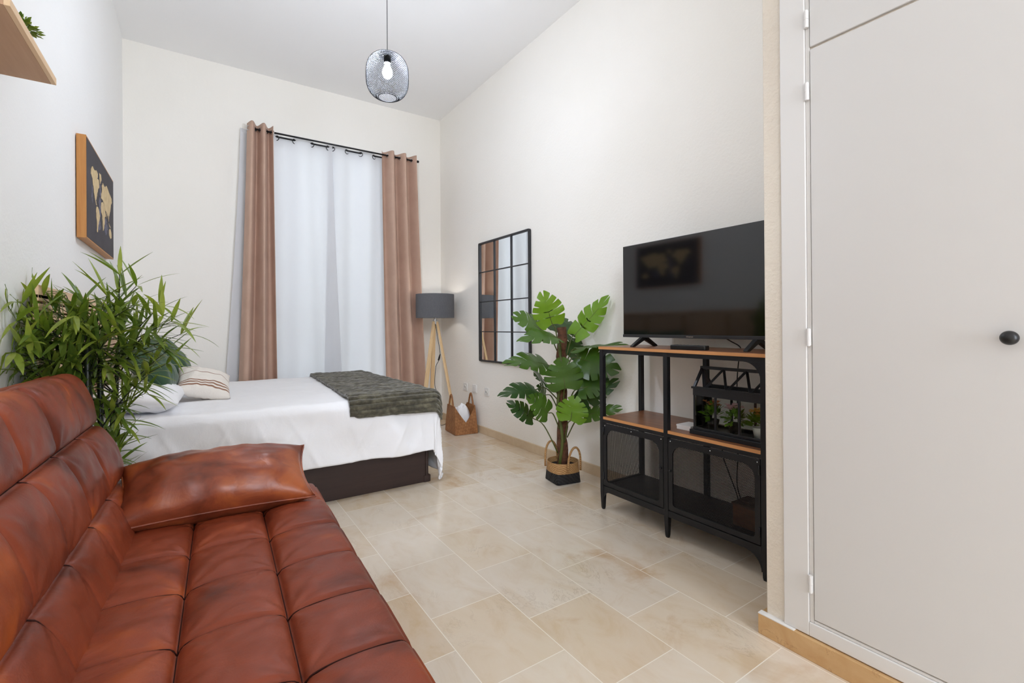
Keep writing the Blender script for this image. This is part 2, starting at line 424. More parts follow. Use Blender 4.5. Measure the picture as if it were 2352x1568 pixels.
        if bevel:
            md = o.modifiers.new('bevel', 'BEVEL'); md.width = bevel; md.segments = segs; md.limit_method = 'ANGLE'; md.angle_limit = radians(40)
        if subd:
            md = o.modifiers.new('subd', 'SUBSURF'); md.levels = subd; md.render_levels = subd
        return o

def tag(o, label=None, cat=None, group=None, kind=None):
    if label: o['label'] = label
    if cat: o['category'] = cat
    if group: o['group'] = group
    if kind: o['kind'] = kind
    return o
def thing(name, label, cat, loc=(0, 0, 0), group=None, mat=None):
    o = bpy.data.objects.new(name, None); COL.objects.link(o)
    if mat is not None: o.matrix_basis = mat
    else: o.location = loc
    o.matrix_basis = mat if mat is not None else Matrix.Translation(loc)
    o.empty_display_size = 0.05
    return tag(o, label, cat, group)
def struct(o, label=None, cat=None): return tag(o, label, cat, None, 'structure')

def rrect(x0, y0, x1, y1, r, k=6, radii=None):
    rr = radii or (r, r, r, r); out = []
    for (cx, cy, a0, q) in ((x1 - rr[0], y0 + rr[0], -pi / 2, rr[0]), (x1 - rr[1], y1 - rr[1], 0, rr[1]), (x0 + rr[2], y1 - rr[2], pi / 2, rr[2]), (x0 + rr[3], y0 + rr[3], pi, rr[3])):
        out += [(cx + q * cos(a0 + pi / 2 * i / k), cy + q * sin(a0 + pi / 2 * i / k)) for i in range(k + 1)]
    return out
def frame_mat(x, y, z, o):
    x = Vector(x).normalized(); z = Vector(z); z = (z - x * z.dot(x)).normalized(); y = z.cross(x)
    o = Vector(o)
    return Matrix(((x.x, y.x, z.x, o.x), (x.y, y.y, z.y, o.y), (x.z, y.z, z.z, o.z), (0, 0, 0, 1)))

# ------------------------------------------------------------------ room shell
struct(MB().box((XL - 0.2, YF - 0.2, -0.1), (XR + 0.2, YB + 0.3, 0)).build('floor', 'floor'), 'cream marble floor tiles laid in offset rows', 'floor')
struct(MB().box((XL - 0.2, YF - 0.2, ZC), (XR + 0.2, YB + 0.3, ZC + 0.1)).build('ceiling', 'ceiling'), 'high plain white ceiling', 'ceiling')
struct(MB().box((XL - 0.2, YF, 0), (XL, YB, ZC)).build('wall_left', 'wall_white'), 'plain white wall on the left', 'wall')
struct(MB().box((XR, YP, 0), (XR + 0.2, YB, ZC)).build('wall_right', 'wall_cream'), 'cream wall behind mirror and television', 'wall')
WX0, WX1, WZ0, WZ1 = 0.58, 1.74, 0.10, 2.93
b = MB()
b.box((XL - 0.2, YB, 0), (WX0, YB + 0.25, ZC)); b.box((WX1, YB, 0), (XR + 0.2, YB + 0.25, ZC))
b.box((WX0, YB, 0), (WX1, YB + 0.25, WZ0)); b.box((WX0, YB, WZ1), (WX1, YB + 0.25, ZC))
struct(b.build('wall_back', 'wall_cream'), 'cream end wall with the curtained window', 'wall')
struct(MB().box((XP, YF, 0), (XR + 0.2, YP, ZC)).build('wall_closet', 'wall_rough', bevel=0.004), 'rough cream wall end of the built-in closet', 'wall')
b = MB(); HX0, HX1, HZ0, HZ1 = 0.65, 1.55, 0.45, 2.65  # front wall opening is made up, to let the area fill in
b.box((XL - 0.2, YF - 0.2, 0), (HX0, YF, ZC)); b.box((HX1, YF - 0.2, 0), (XR + 0.2, YF, ZC)); b.box((HX0, YF - 0.2, 0), (HX1, YF, HZ0)); b.box((HX0, YF - 0.2, HZ1), (HX1, YF, ZC))
struct(b.build('wall_front', 'wall_white'), 'white wall behind the viewer with an opening added for fill light', 'wall')
# window: frame, mullion, panes
wn = MB(); yw = YB + 0.10
for a, c in (((WX0, yw, WZ0), (WX0 + 0.05, yw + 0.05, WZ1)), ((WX1 - 0.05, yw, WZ0), (WX1, yw + 0.05, WZ1)), ((WX0, yw, WZ0), (WX1, yw + 0.05, WZ0 + 0.06)), ((WX0, yw, WZ1 - 0.05), (WX1, yw + 0.05, WZ1)), (((WX0 + WX1) / 2 - 0.035, yw, WZ0), ((WX0 + WX1) / 2 + 0.035, yw + 0.05, WZ1))):
    wn.box(a, c)
win = struct(wn.build('window_1', 'trim_paint', bevel=0.003), 'white window frame behind the sheer curtains', 'window')
for x0, x1 in ((WX0 + 0.05, (WX0 + WX1) / 2 - 0.035), ((WX0 + WX1) / 2 + 0.035, WX1 - 0.05)):
    MB().box((x0, yw + 0.02, WZ0 + 0.06), (x1, yw + 0.026, WZ1 - 0.05)).build('pane', 'glass', win)
pw_ = MB(); pw_.box((WX0 - 2.5, YB + 2.2, -0.1), (WX1 + 2.5, YB + 2.35, 1.41)); pw_.box((WX0 - 2.5, YB + 0.25, -0.1), (WX1 + 2.5, YB + 2.2, 0.02))
struct(pw_.build('wall_balcony', 'wall_white'), 'low cream parapet outside the window', 'wall')
# baseboards
BH = 0.073
struct(MB().box((XR - 0.014, YP, 0), (XR, YB, BH)).build('baseboard_right', 'skirting', bevel=0.002), 'beige stone baseboard along the right wall', 'baseboard')
struct(MB().box((XL, YB - 0.014, 0), (XR - 0.014, YB, BH)).build('baseboard_back', 'skirting', bevel=0.002), 'beige stone baseboard under the window', 'baseboard')
struct(MB().box((XL, YF, 0), (XL + 0.014, YB - 0.014, BH)).build('baseboard_left', 'skirting', bevel=0.002), 'beige stone baseboard along the left wall', 'baseboard')
bb = MB(); bb.box((XP - 0.024, YF, 0), (XP, YP + 0.018, BH - 0.004)); bb.box((XP, YP, 0), (XR - 0.014, YP + 0.018, BH - 0.004))
cb = struct(bb.build('baseboard_closet', 'skirting_amber', bevel=0.002), 'amber stone baseboard under the closet door', 'baseboard')
MB().box((XP - 0.024, YP - 0.10, BH - 0.004), (XP, YP + 0.018, BH - 0.001)).build('filler', 'white_plastic', cb)

# closet door set: trim, two doors
FX = XP - 0.012
DY0 = 0.18
tr = MB()
tr.box((FX, 0.726, BH - 0.001), (XP, 0.803, ZC - 0.002)); tr.box((FX, YF + 0.02, BH - 0.001), (XP, 0.726, 0.116))
tr.box((FX, -0.30, 0.116), (XP, DY0 - 0.004, ZC - 0.002))
tr.box((FX + 0.005, 0.713, 0.116), (XP, 0.726, ZC - 0.002)); tr.box((FX + 0.005, DY0 - 0.004, 0.116), (XP, 0.713, 0.125))
struct(tr.build('trim_1', 'trim_paint', bevel=0.0025), 'white wooden frame around the closet doors', 'trim')
DXF = XP - 0.010
d1 = struct(MB().box((DXF, DY0, 0.129), (XP - 0.001, 0.711, 1.951)).build('door_1', 'door_paint', bevel=0.0025), 'tall white closet door with a round black knob', 'door')
d2 = struct(MB().box((DXF, DY0, 1.959), (XP - 0.001, 0.711, 3.30)).build('door_2', 'door_paint', bevel=0.0025), 'short white upper closet door', 'door')
kn = MB().lathe([(0.0, 0.036), (0.007, 0.0355), (0.012, 0.033), (0.016, 0.027), (0.0172, 0.021), (0.0165, 0.015), (0.012, 0.010), (0.007, 0.007), (0.006, 0.0), (0.009, -0.002), (0.0, -0.002)], (DXF, 0.269, 1.037), 28, Matrix.Rotation(-pi / 2, 4, 'Y'))
k = kn.build('knob', 'black_plastic', d1, smooth=True); k['label'] = 'round black knob'
def hinge(z, d):
    m = MB(); m.tube([(FX - 0.004, 0.7185, z - 0.028), (FX - 0.004, 0.7185, z + 0.028)], 0.0055, 12); m.box((FX - 0.004, 0.713, z - 0.026), (FX + 0.002, 0.727, z + 0.026))
    m.tube([(FX - 0.004, 0.7185, z - 0.001), (FX - 0.004, 0.7185, z + 0.001)], 0.0062, 12)
    m.build('hinge', 'trim_paint', d)
for z in (1.818, 1.031, 0.242): hinge(z, d1)
for z in (2.05, 3.1): hinge(z, d2)

# wall sockets
def outlet(y, z, kindl, label):
    t = thing('wall_socket', label, 'socket', (XR, y, z), 'white sockets low on the right wall')
    s = 0.041
    MB().prism(rrect(-s, -s, s, s, 0.008, 4), (XR - 0.009, y, z), (0, 1, 0), (0, 0, 1), 0.009).build('cover_plate', 'white_plastic', t, bevel=0.0015)
    if kindl == 'plug':
        MB().lathe([(0.022, 0), (0.022, 0.004), (0.019, 0.004), (0.019, 0.001), (0, 0.001)], (XR - 0.0095, y, z), 24, Matrix.Rotation(-pi / 2, 4, 'Y')).build('socket_ring', 'white_plastic', t, smooth=False)
        for dy in (-0.0095, 0.0095): MB().tube([(XR - 0.0125, y + dy, z), (XR - 0.009, y + dy, z)], 0.0035, 10).build('hole', 'black_plastic', t)
    elif kindl == 'blank':
        MB().prism(rrect(-0.026, -0.028, 0.026, 0.028, 0.003, 3), (XR - 0.013, y, z), (0, 1, 0), (0, 0, 1), 0.004).build('rocker', 'white_plastic', t, bevel=0.001)
    else:
        MB().lathe([(0.020, 0), (0.020, 0.006), (0.014, 0.006), (0.014, 0.002), (0, 0.002)], (XR - 0.0095, y, z), 24, Matrix.Rotation(-pi / 2, 4, 'Y')).build('socket_ring', 'white_plastic', t)
        MB().tube([(XR - 0.018, y, z), (XR - 0.009, y, z)], 0.005, 12).build('pin', 'chrome', t)
outlet(4.424, 0.43, 'plug', 'white plug socket nearest the corner, above the woven basket')
outlet(4.225, 0.43, 'blank', 'plain white cover plate between the two sockets')
outlet(3.98, 0.425, 'round', 'white round aerial socket right of the plain cover plate')

# ------------------------------------------------------------------ sofa
TH = radians(1.9)
SA = Vector((-0.215, 2.135, 0))
SL = Vector((-sin(TH), -cos(TH), 0)); SW = Vector((cos(TH), -sin(TH), 0)); UZ = Vector((0, 0, 1))
def SP(wv, sv, zv): return SA + SW * wv + SL * sv + UZ * zv
SLEN = 1.87; CS = SLEN / 8
def Pf(u, p=2.6): return max(0.0, 1 - abs(2 * u - 1) ** p)
sofa = thing('sofa_bed', 'tufted cognac leather sofa bed along the left wall', 'sofa', (0.05, 1.2, 0))
CW = 0.207
def puff(a, ca, b_, cb, A, n=1.0):
    """height of the tufted cover: a across, b_ along; deep straight creases at a = k ca, arched ones at b_ = k cb"""
    fa = (a / ca) % 1.0; fb = (b_ / cb) % 1.0
    if b_ < cb / 2 or b_ > 7.5 * cb: fb = 0.5
    ga = min(1.0, Pf(fa, 2.4) ** 0.50); gb = min(1.0, Pf(fb, 2.2) ** 0.62)
    i, j = math.floor(a / ca), math.floor(b_ / cb)
    amp = A * (0.9 + 0.25 * noise.noise(Vector((i * 1.7, j * 2.3, A * 100))))
    da = min(fa, 1 - fa) * ca; db = min(fb, 1 - fb) * cb
    groove = -0.0065 * math.exp(-(da / 0.007) ** 2) - 0.0070 * math.exp(-(db / 0.0065) ** 2)
    wr = 0.0030 * noise.noise(Vector((a * 22, b_ * 22, 3.1))) + 0.004 * noise.noise(Vector((a * 9, b_ * 16, 7.7)))
    # gathers running into the tuft points
    ang = math.atan2(da, db + 1e-6); rr = hypot(da, db)
    gat = 0.0042 * sin(ang * 9 + i + j * 2) * math.exp(-(rr / 0.075) ** 2) * min(1, rr / 0.02)
    return amp * ga * (0.70 + 0.30 * gb) + groove + (wr + gat) * ga * gb
def edge_drop(d, Rr):
    if d >= Rr: return 0.0
    t = (Rr - max(d, 0)) / Rr
    return Rr * (1 - sqrt(max(0.0, 1 - t * t)))
W0, W1 = -CW / 2, -CW / 2 + 142 * CW / 40
def seat_h(wv, sv):
    h = puff(wv, CW, sv, CS, 0.036)
    if wv > 2.5 * CW: h = 0.5 * h + 0.5 * puff(2.5 * CW, CW, sv, CS, 0.036) * (1 - 0.25 * ((wv - 2.5 * CW) / (0.5 * CW)) ** 2)
    return h
def seat_fn(u, v):
    # outer rings go round the slab: u across, v along
    wv = W0 + (W1 - W0) * u; sv = SLEN * v
    h = seat_h(wv, sv)
    d = min(W1 - wv, sv, SLEN - sv)
    return SP(wv, sv, 0.405 + h - edge_drop(d, 0.035))
NU, NV = 142, 336
sm = MB(); sm.grid(seat_fn, NU, NV)
cnt = NU + 1
def rim_idx():
    r = [i for i in range(cnt)]; r += [j * cnt + NU for j in range(1, NV + 1)]
    r += [NV * cnt + i for i in range(NU - 1, -1, -1)]; r += [j * cnt for j in range(NV - 1, 0, -1)]
    return r
ri = rim_idx(); base = len(sm.v)
for lvl, (zz, inset) in enumerate(((0.345, -0.004), (0.30, 0.0), (0.275, 0.02))):
    for q in ri:
        p = sm.v[q]; c = SP(0.27, SLEN / 2, 0); dv = Vector((p.x - c.x, p.y - c.y, 0))
        f = 1 - inset / max(dv.length, 1e-3)
        sm.v.append(Vector((c.x + dv.x * f, c.y + dv.y * f, zz)))
m_ = len(ri)
for j in range(m_):
    jn = (j + 1) % m_
    sm.f.append((ri[j], ri[jn], base + jn, base + j))
    for l in range(2): sm.f.append((base + l * m_ + j, base + l * m_ + jn, base + (l + 1) * m_ + jn, base + (l + 1) * m_ + j))
sm.f.append(tuple(base + 2 * m_ + j for j in range(m_)))
sm.build('seat', 'leather', sofa, smooth=True)
# backrest: rows along the slope, round over the top
TB = radians(19)
BO = SP(0.052, 0, 0.352)
BD = (UZ * cos(TB) - SW * sin(TB)); BN = (SW * cos(TB) + UZ * sin(TB))
CR = 0.208; BT = 0.115; BL = 0.5545
def back_prof(r):
    """arc length r -> point on the cross-section and normal"""
    if r <= BL: return BD * r, BN
    Rr = BT / 2; a = (r - BL) / Rr
    if a <= pi: return BD * (BL + Rr * sin(a)) - BN * (Rr - Rr * cos(a)), BN * cos(a) + BD * sin(a)
    rr = r - BL - Rr * pi
    return BD * (BL - rr) - BN * BT, -BN
RT = 248 * CR / 40
def back_fn(u, v):
    r = RT * u; sv = SLEN * v
    p, n = back_prof(r)
    fade = 1.0 if r < BL + 0.04 else max(0.15, 1 - (r - BL - 0.04) / 0.08)
    h = puff(r, CR, sv, CS, 0.036) * fade
    d = min(sv, SLEN - sv)
    ed = edge_drop(d, 0.026)
    return BO + SL * sv + p + n * (h - ed)
NU2, NV2 = 248, 336
bm_ = MB(); bm_.grid(back_fn, NU2, NV2)
c2 = NU2 + 1
bm_.f.append(tuple(range(c2))); bm_.f.append(tuple(NV2 * c2 + i for i in range(c2))[::-1])
bm_.build('backrest', 'leather', sofa, smooth=True)
# piping and seams
pp = MB(); pp.tube([SP(W1 - 0.004, sv, 0.384 + 0.004 * noise.noise(Vector((sv * 12, 0, 0)))) for sv in [SLEN * i / 60 for i in range(61)]], 0.005, 8)
pp.build('piping', 'leather', sofa, smooth=True)
pp = MB(); pp.tube([BO + SL * sv + back_prof(BL + 0.045)[0] + back_prof(BL + 0.045)[1] * (0.012 + 0.003 * noise.noise(Vector((sv * 10, 1, 0)))) for sv in [0.03 + (SLEN - 0.06) * i / 60 for i in range(61)]], 0.0055, 8)
pp.build('piping', 'leather', sofa, smooth=True)
def seat_z(wv, sv): return 0.405 + seat_h(wv, sv) - edge_drop(min(W1 - wv, sv, SLEN - sv), 0.035)
def back_pt(r, sv, up=0.0):
    p, n = back_prof(r)
    fade = 1.0 if r < BL + 0.04 else max(0.15, 1 - (r - BL - 0.04) / 0.08)
    return BO + SL * sv + p + n * (puff(r, CR, sv, CS, 0.036) * fade - edge_drop(min(sv, SLEN - sv), 0.026) + up)
for kx in (1, 2):
    MB().tube([SP(kx * CW, sv, seat_z(kx * CW, sv) + 0.0020) for sv in [0.02 + (SLEN - 0.04) * i / 160 for i in range(161)]], 0.0019, 6).build('seam', 'seam', sofa, smooth=True)
    MB().tube([back_pt(kx * CR, sv, 0.0020) for sv in [0.02 + (SLEN - 0.04) * i / 160 for i in range(161)]], 0.0019, 6).build('seam', 'seam', sofa, smooth=True)
for ky in range(1, 8):
    MB().tube([SP(wv, ky * CS, seat_z(wv, ky * CS) + 0.0026) for wv in [0.0 + (W1 - 0.012) * i / 90 for i in range(91)]], 0.0021, 6).build('seam', 'seam', sofa, smooth=True)
    MB().tube([back_pt(r, ky * CS, 0.0026) for r in [0.06 + (BL + 0.03 - 0.06) * i / 80 for i in range(81)]], 0.0021, 6).build('seam', 'seam', sofa, smooth=True)
for sv in (0.12, SLEN - 0.12):
    for wv in (0.02, 0.55):
        MB().tube([SP(wv, sv, 0.285), SP(wv, sv, 0.0)], [0.02, 0.015], 16).build('leg', 'chrome', sofa, smooth=True)
MB().box((0, 0, 0), (0.5, SLEN - 0.3, 0.03), frame_mat(SW, None, UZ, SP(0.05, SLEN - 0.15, 0.25)) ).build('frame', 'black_steel', sofa)

# ------------------------------------------------------------------ cushions
def pillow_mb(W, H, T, mat, n=34, pinch=0.06, p=2.4, seed=0, wr=0.006, ridge=True):
    m = MB()
    def side(sg):
        def fn(a, b_):
            u, v = 2 * a - 1, 2 * b_ - 1
            q = (max(0, 1 - abs(u) ** p) * max(0, 1 - abs(v) ** p)) ** 0.55
            x = u * W / 2 * (1 - pinch * (1 - v * v) * abs(u)); y = v * H / 2 * (1 - pinch * (1 - u * u) * abs(v))
            z = sg * T / 2 * q
            z += wr * q * noise.noise(Vector((u * 3 + seed, v * 3, sg + seed))) * 2
            if ridge:
                z += wr * 0.9 * sin(u * 22 + seed) * (abs(v) ** 3) * (1 - abs(v)) * 4 * (1 - u * u)
            return mat @ Vector((x, y, z))
        return fn
    m.grid(side(1), n, n); m.grid(side(-1), n, n)
    return m
def pillow(name, label, cat, W, H, T, o, x, z, mat, group=None, seed=0, welt=None, **kw):
    fm = frame_mat(x, None, z, o)
    t = thing(name, label, cat, group=group, mat=fm)
    ob = pillow_mb(W, H, T, fm, seed=seed, **kw).build('cushion_body', mat, t, smooth=True, weld=True)
    if welt:
        pts = [fm @ Vector(p) for p in ((-1, -1, 0),)]
        path = []
        for i in range(80):
            a = i / 80 * 4; s_ = int(a); f = a - s_; g = 2 * f - 1
            u, v = ((g, -1), (1, g), (-g, 1), (-1, -g))[s_]
            pn = kw.get('pinch', 0.06)
            path.append(fm @ Vector((u * W / 2 * (1 - pn * (1 - v * v) * abs(u)), v * H / 2 * (1 - pn * (1 - u * u) * abs(v)), 0)))
        path.append(path[0])
        MB().tube(path, 0.0035, 6, caps=False).build('welt', welt, t, smooth=True)
    return t
pillow('leather_cushion', 'long brown leather cushion lying across the far end of the sofa', 'cushion', 0.60, 0.30, 0.22,
       (0.062, 1.988, 0.518), (1, -0.02, -0.01), (0.0, -0.44, 0.90), 'leather_pillow', seed=2, welt='leather_pillow', pinch=0.09, wr=0.007)

# ------------------------------------------------------------------ bed
bed = thing('bed', 'double bed with a dark brown storage base under white bedding', 'bed', (0.45, 3.85, 0))
BX0, BX1, BY0, BY1 = -0.45, 1.318, 3.03, 4.66
MB().box((BX0, BY0, 0.0), (BX1 - 0.018, BY1, 0.33)).build('base', 'bed_base', bed, bevel=0.003)
MB().box((BX1 - 0.018, BY0 - 0.004, 0.012), (BX1 + 0.004, BY0 + 0.05, 0.33)).build('corner_post', 'bed_base', bed, bevel=0.006)
MB().box((BX1 - 0.018, BY0 + 0.05, 0.012), (BX1, BY1, 0.33)).build('end_panel', 'bed_base', bed, bevel=0.003)
MB().prism(rrect(-0.035, -0.022, 0.022, 0.03, 0.015, 5), (BX1, BY0 + 0.015, 0.0), (1, 0, 0), (0, 1, 0), 0.045).build('foot', 'bed_base', bed, bevel=0.004)
MB().box((BX0, BY0 + 0.02, 0.33), (BX1 - 0.02, BY1 - 0.02, 0.585)).build('mattress', 'mattress', bed, bevel=0.04, segs=4)

def drape(px, py, B, Rr, flare):
    x1, y0, y1, z = B
    dx = max(0, px - x1); dn = max(0, y0 - py); df = max(0, py - y1)
    dy = dn if dn > 0 else -df
    d = hypot(dx, dy)
    bx = min(px, x1); by = min(max(py, y0), y1)
    if d < 1e-9: return Vector((bx, by, z)), Vector((0, 0, 1)), 0.0
    ux, uy = dx / d, -dy / d
    L = Rr * pi / 2
    if d < L:
        a = d / Rr; out, dn_ = Rr * sin(a), Rr * (1 - cos(a)); n = Vector((ux * sin(a), uy * sin(a), cos(a)))
    else:
        out, dn_ = Rr + flare * (d - L), Rr + (d - L); n = Vector((ux, uy, 0.05))
    return Vector((bx + ux * out, by + uy * out, z - dn_)), n, max(0, d - L * 0.5)
DB = (1.33, 3.04, 4.70, 0.607)
def crease(x, y, sd):
    return max(0.0, 1 - 2.2 * abs(noise.noise(Vector((x, y, sd))))) ** 4
def duvet_fn(u, v):
    px = -0.44 + (1.33 + 0.585 + 0.44) * u
    hem = 0.405 + 0.004 * sin(px * 7) + 0.003 * sin(px * 19)
    py = (3.04 - hem) + (4.70 + 0.34 - 3.04 + hem) * v
    p, n, d = drape(px, py, DB, 0.055, 0.05)
    # drawn folds on the hanging side
    k = min(1.0, d / 0.15)
    f = 0.026 * k * sin((px * 0.9 + (py - 3.0) * 1.1) * 12 + 2 * noise.noise(Vector((px * 3, py * 3, 1)))) * (0.4 + 0.6 * noise.noise(Vector((px * 2.2, 0, 5))) ** 2 * 3)
    f += 0.010 * k * noise.noise(Vector((px * 7, py * 9, 2)))
    f += 0.006 * noise.noise(Vector((px * 4, py * 4, 9))) * (1 - k) + 0.0025 * noise.noise(Vector((px * 18, py * 11, 4)))
    f += 0.0075 * k * crease(px * 4.5 + py * 2.0, py * 1.1, 3.3) + 0.006 * k * crease(px * 7.0 - py * 4.0, py * 1.6 + px, 8.8)
    f += (1 - k) * (0.004 * crease(px * 2.6, py * 1.6 + px * 0.8, 5.5) + 0.003 * crease(px * 1.5 + py * 2.5, py * 2.2, 1.5))
    p = p + Vector((n.x, n.y, n.z if d <= 0 else n.z * 0.3)) * (f + 0.004)
    if p.z < 0.02 + 0.03 * (1 + sin(px * 30)) * 0.5: p.z = 0.02 + 0.03 * (1 + sin(px * 30)) * 0.5
    return p
dv = MB(); dv.grid(duvet_fn, 230, 230)
tag(dv.build('duvet', 'linen', None, smooth=True, solid=0.012, offset=-1.0), 'white cotton duvet spread over the bed and hanging down its side', 'duvet')
def throw_fn(u, v):
    skew = 0.0
    vy = v
    py = 2.885 - 0.035 * u + (4.80 - 2.885 + 0.035 * u) * vy
    x0 = 0.775 + 0.10 * max(0, (py - 3.0)) / 1.75
    px = x0 + (1.33 + 0.165 - 0.775 + 0.0 - (x0 - 0.775)) * u
    B = (1.335, 3.035, 4.705, 0.607 + 0.022)
    p, n, d = drape(px, py, B, 0.07, 0.10)
    rib = 0.014 * abs(sin(pi * (py - 2.885) / 0.034)) ** 0.45
    rib += 0.004 * noise.noise(Vector((px * 34, py * 44, 3))) + 0.008 * noise.noise(Vector((px * 9, py * 9, 3)))
    return p + n * rib
th = MB(); th.grid(throw_fn, 90, 680)
tag(th.build('throw_blanket', 'blanket', None, smooth=True, solid=0.014, offset=-1.0), 'dark olive ribbed plush throw across the foot of the bed', 'blanket')

pillow('bed_pillow', 'white bed pillow at the near side of the bed', 'pillow', 0.62, 0.38, 0.17, (-0.265, 3.36, 0.695), (0.05, 1, 0.0), (0.12, 0, 1), 'linen', 'white bed pillows', 4, pinch=0.03, wr=0.01)
pillow('bed_pillow', 'white bed pillow at the window side, behind the green cushions', 'pillow', 0.62, 0.38, 0.17, (-0.255, 4.16, 0.695), (-0.03, 1, 0.0), (0.10, 0, 1), 'linen', 'white bed pillows', 9, pinch=0.03, wr=0.01)
pillow('velvet_cushion', 'green velvet cushion nearest the leafy plant, on the near white pillow', 'cushion', 0.46, 0.36, 0.17, (-0.235, 3.53, 0.850), (0.10, 1, -0.06), (0.80, -0.25, 0.62), 'green_velvet', 'green velvet cushions', 5, welt='green_velvet', pinch=0.05)
pillow('velvet_cushion', 'green velvet cushion behind the other, beside the striped cushion', 'cushion', 0.46, 0.38, 0.17, (-0.165, 3.98, 0.852), (0.05, 1, 0.04), (0.85, -0.12, 0.55), 'green_velvet', 'green velvet cushions', 6, welt='green_velvet', pinch=0.05)
pillow('striped_cushion', 'cream cushion with thin brown stripes in front of the green ones', 'cushion', 0.30, 0.27, 0.16, (0.030, 3.63, 0.718), (1, 0.10, -0.26), (0.26, -0.46, 0.85), 'stripe', seed=3, pinch=0.05)

# slatted headboard
hb = thing('headboard', 'natural wood slatted headboard standing against the left wall', 'headboard', (XL + 0.03, 3.4, 0))
HY0, HY1 = 2.31, 4.52
nsl = 24
for i in range(nsl):
    z1 = 1.232 - i * 0.0335
    hgt = 0.048 if i == 0 else 0.024
    MB().box((XL + 0.030, HY0, z1 - hgt), (XL + 0.046, HY1, z1)).build('slat', 'slat', hb, bevel=0.002)
for y in (HY0 + 0.12, 2.85, 3.40, 3.95, HY1 - 0.10):
    MB().box((XL + 0.004, y, 0.0), (XL + 0.030, y + 0.06, 1.20)).build('upright', 'slat_back', hb, bevel=0.002)

# nightstand
ns = thing('bedside_table', 'small black side table half hidden behind the leafy plant', 'table', (-0.39, 2.78, 0))
MB().box((-0.46, 2.61, 0.712), (-0.30, 2.95, 0.733)).build('tabletop', 'black_wood', ns, bevel=0.003)
for x in (-0.447, -0.345):
    for y in (2.625, 2.935):
        MB().box((x - 0.009, y - 0.009, 0), (x + 0.009, y + 0.009, 0.712)).build('leg', 'black_steel', ns, bevel=0.002)
MB().box((-0.45, 2.625, 0.30), (-0.33, 2.935, 0.315)).build('lower_shelf', 'black_wood', ns, bevel=0.002)

# ------------------------------------------------------------------ world map picture
PX, PY0, PY1, PZ0, PZ1 = -0.472, 3.20, 4.12, 1.54, 2.068
pic = thing('framed_picture', 'framed dark canvas with a cream painted world map on the left wall', 'picture', (XL, 3.66, 1.54))
MB().ring([(PY0, PZ0), (PY1, PZ0), (PY1, PZ1), (PY0, PZ1)], [(PY0 + 0.008, PZ0 + 0.008), (PY1 - 0.008, PZ0 + 0.008), (PY1 - 0.008, PZ1 - 0.008), (PY0 + 0.008, PZ1 - 0.008)], (XL + 0.004, 0, 0), (0, 1, 0), (0, 0, 1), PX - XL - 0.006).build('frame', 'frame_wood', pic, bevel=0.001)
MB().box((XL + 0.006, PY0 + 0.0085, PZ0 + 0.0085), (PX - 0.001, PY1 - 0.0085, PZ1 - 0.0085)).build('canvas', 'canvas', pic)
CONT = {
 'na': [(.08, .80), (.13, .86), (.20, .84), (.27, .88), (.33, .86), (.30, .78), (.36, .80), (.38, .72), (.33, .66), (.30, .60), (.27, .52), (.25, .48), (.28, .43), (.26, .42), (.21, .50), (.17, .58), (.13, .70), (.08, .74)],
 'gr': [(.38, .90), (.45, .92), (.47, .86), (.42, .78), (.39, .83)],
 'sa': [(.28, .42), (.34, .42), (.40, .34), (.38, .27), (.34, .20), (.31, .10), (.29, .08), (.29, .20), (.26, .30), (.26, .38)],
 'af': [(.47, .55), (.53, .58), (.58, .55), (.61, .50), (.65, .43), (.61, .40), (.60, .30), (.56, .20), (.53, .18), (.51, .30), (.50, .38), (.45, .42), (.44, .49)],
 'eu': [(.45, .60), (.46, .66), (.49, .70), (.49, .78), (.53, .84), (.60, .82), (.70, .88), (.80, .84), (.93, .80), (.95, .74), (.90, .70), (.88, .62), (.85, .56), (.80, .48), (.79, .40), (.77, .47), (.73, .51), (.71, .42), (.67, .50), (.62, .50), (.58, .57), (.52, .60)],
 'au': [(.80, .28), (.86, .32), (.92, .27), (.92, .20), (.87, .17), (.81, .20)],
 'ind': [(.79, .38), (.84, .36), (.88, .34), (.83, .34)],
}
PW, PH = PY1 - PY0, PZ1 - PZ0
def rough(poly, amp, seed):
    out = []; k = len(poly)
    for i in range(k):
        a, b_ = poly[i], poly[(i + 1) % k]
        for s_ in range(4):
            f = s_ / 4; x = a[0] + (b_[0] - a[0]) * f; y = a[1] + (b_[1] - a[1]) * f
            out.append((x + amp * noise.noise(Vector((x * 40, y * 40, seed))), y + amp * noise.noise(Vector((x * 40, y * 40, seed + 9)))))
    return out
def flat_poly(mb, poly, x, th):
    P = [(PY0 + PW * (0.06 + 0.9 * a), PZ0 + PH * (0.08 + 0.82 * b_)) for a, b_ in poly]
    mb.prism(P, (x, 0, 0), (0, 1, 0), (0, 0, 1), th)
for n_, (kk, pl) in enumerate(CONT.items()):
    mp = MB(); flat_poly(mp, rough(pl, 0.012, n_), PX - 0.001, 0.0012); mp.build('painted_continent', 'gold_paint', pic)
for n_, pl in enumerate(([(.36, .55), (.42, .62), (.46, .50), (.44, .34), (.38, .30)], [(.40, .78), (.44, .76), (.46, .66), (.42, .60), (.39, .66)], [(.62, .38), (.68, .40), (.74, .30), (.70, .18), (.64, .16), (.60, .24)], [(.33, .30), (.42, .28), (.44, .18), (.36, .12), (.33, .18)], [(.10, .62), (.14, .60), (.13, .40), (.09, .44)])):
    sm_ = MB(); flat_poly(sm_, rough(pl, 0.03, n_ + 20), PX - 0.001, 0.0006); sm_.build('paint_smear', 'violet_paint', pic)

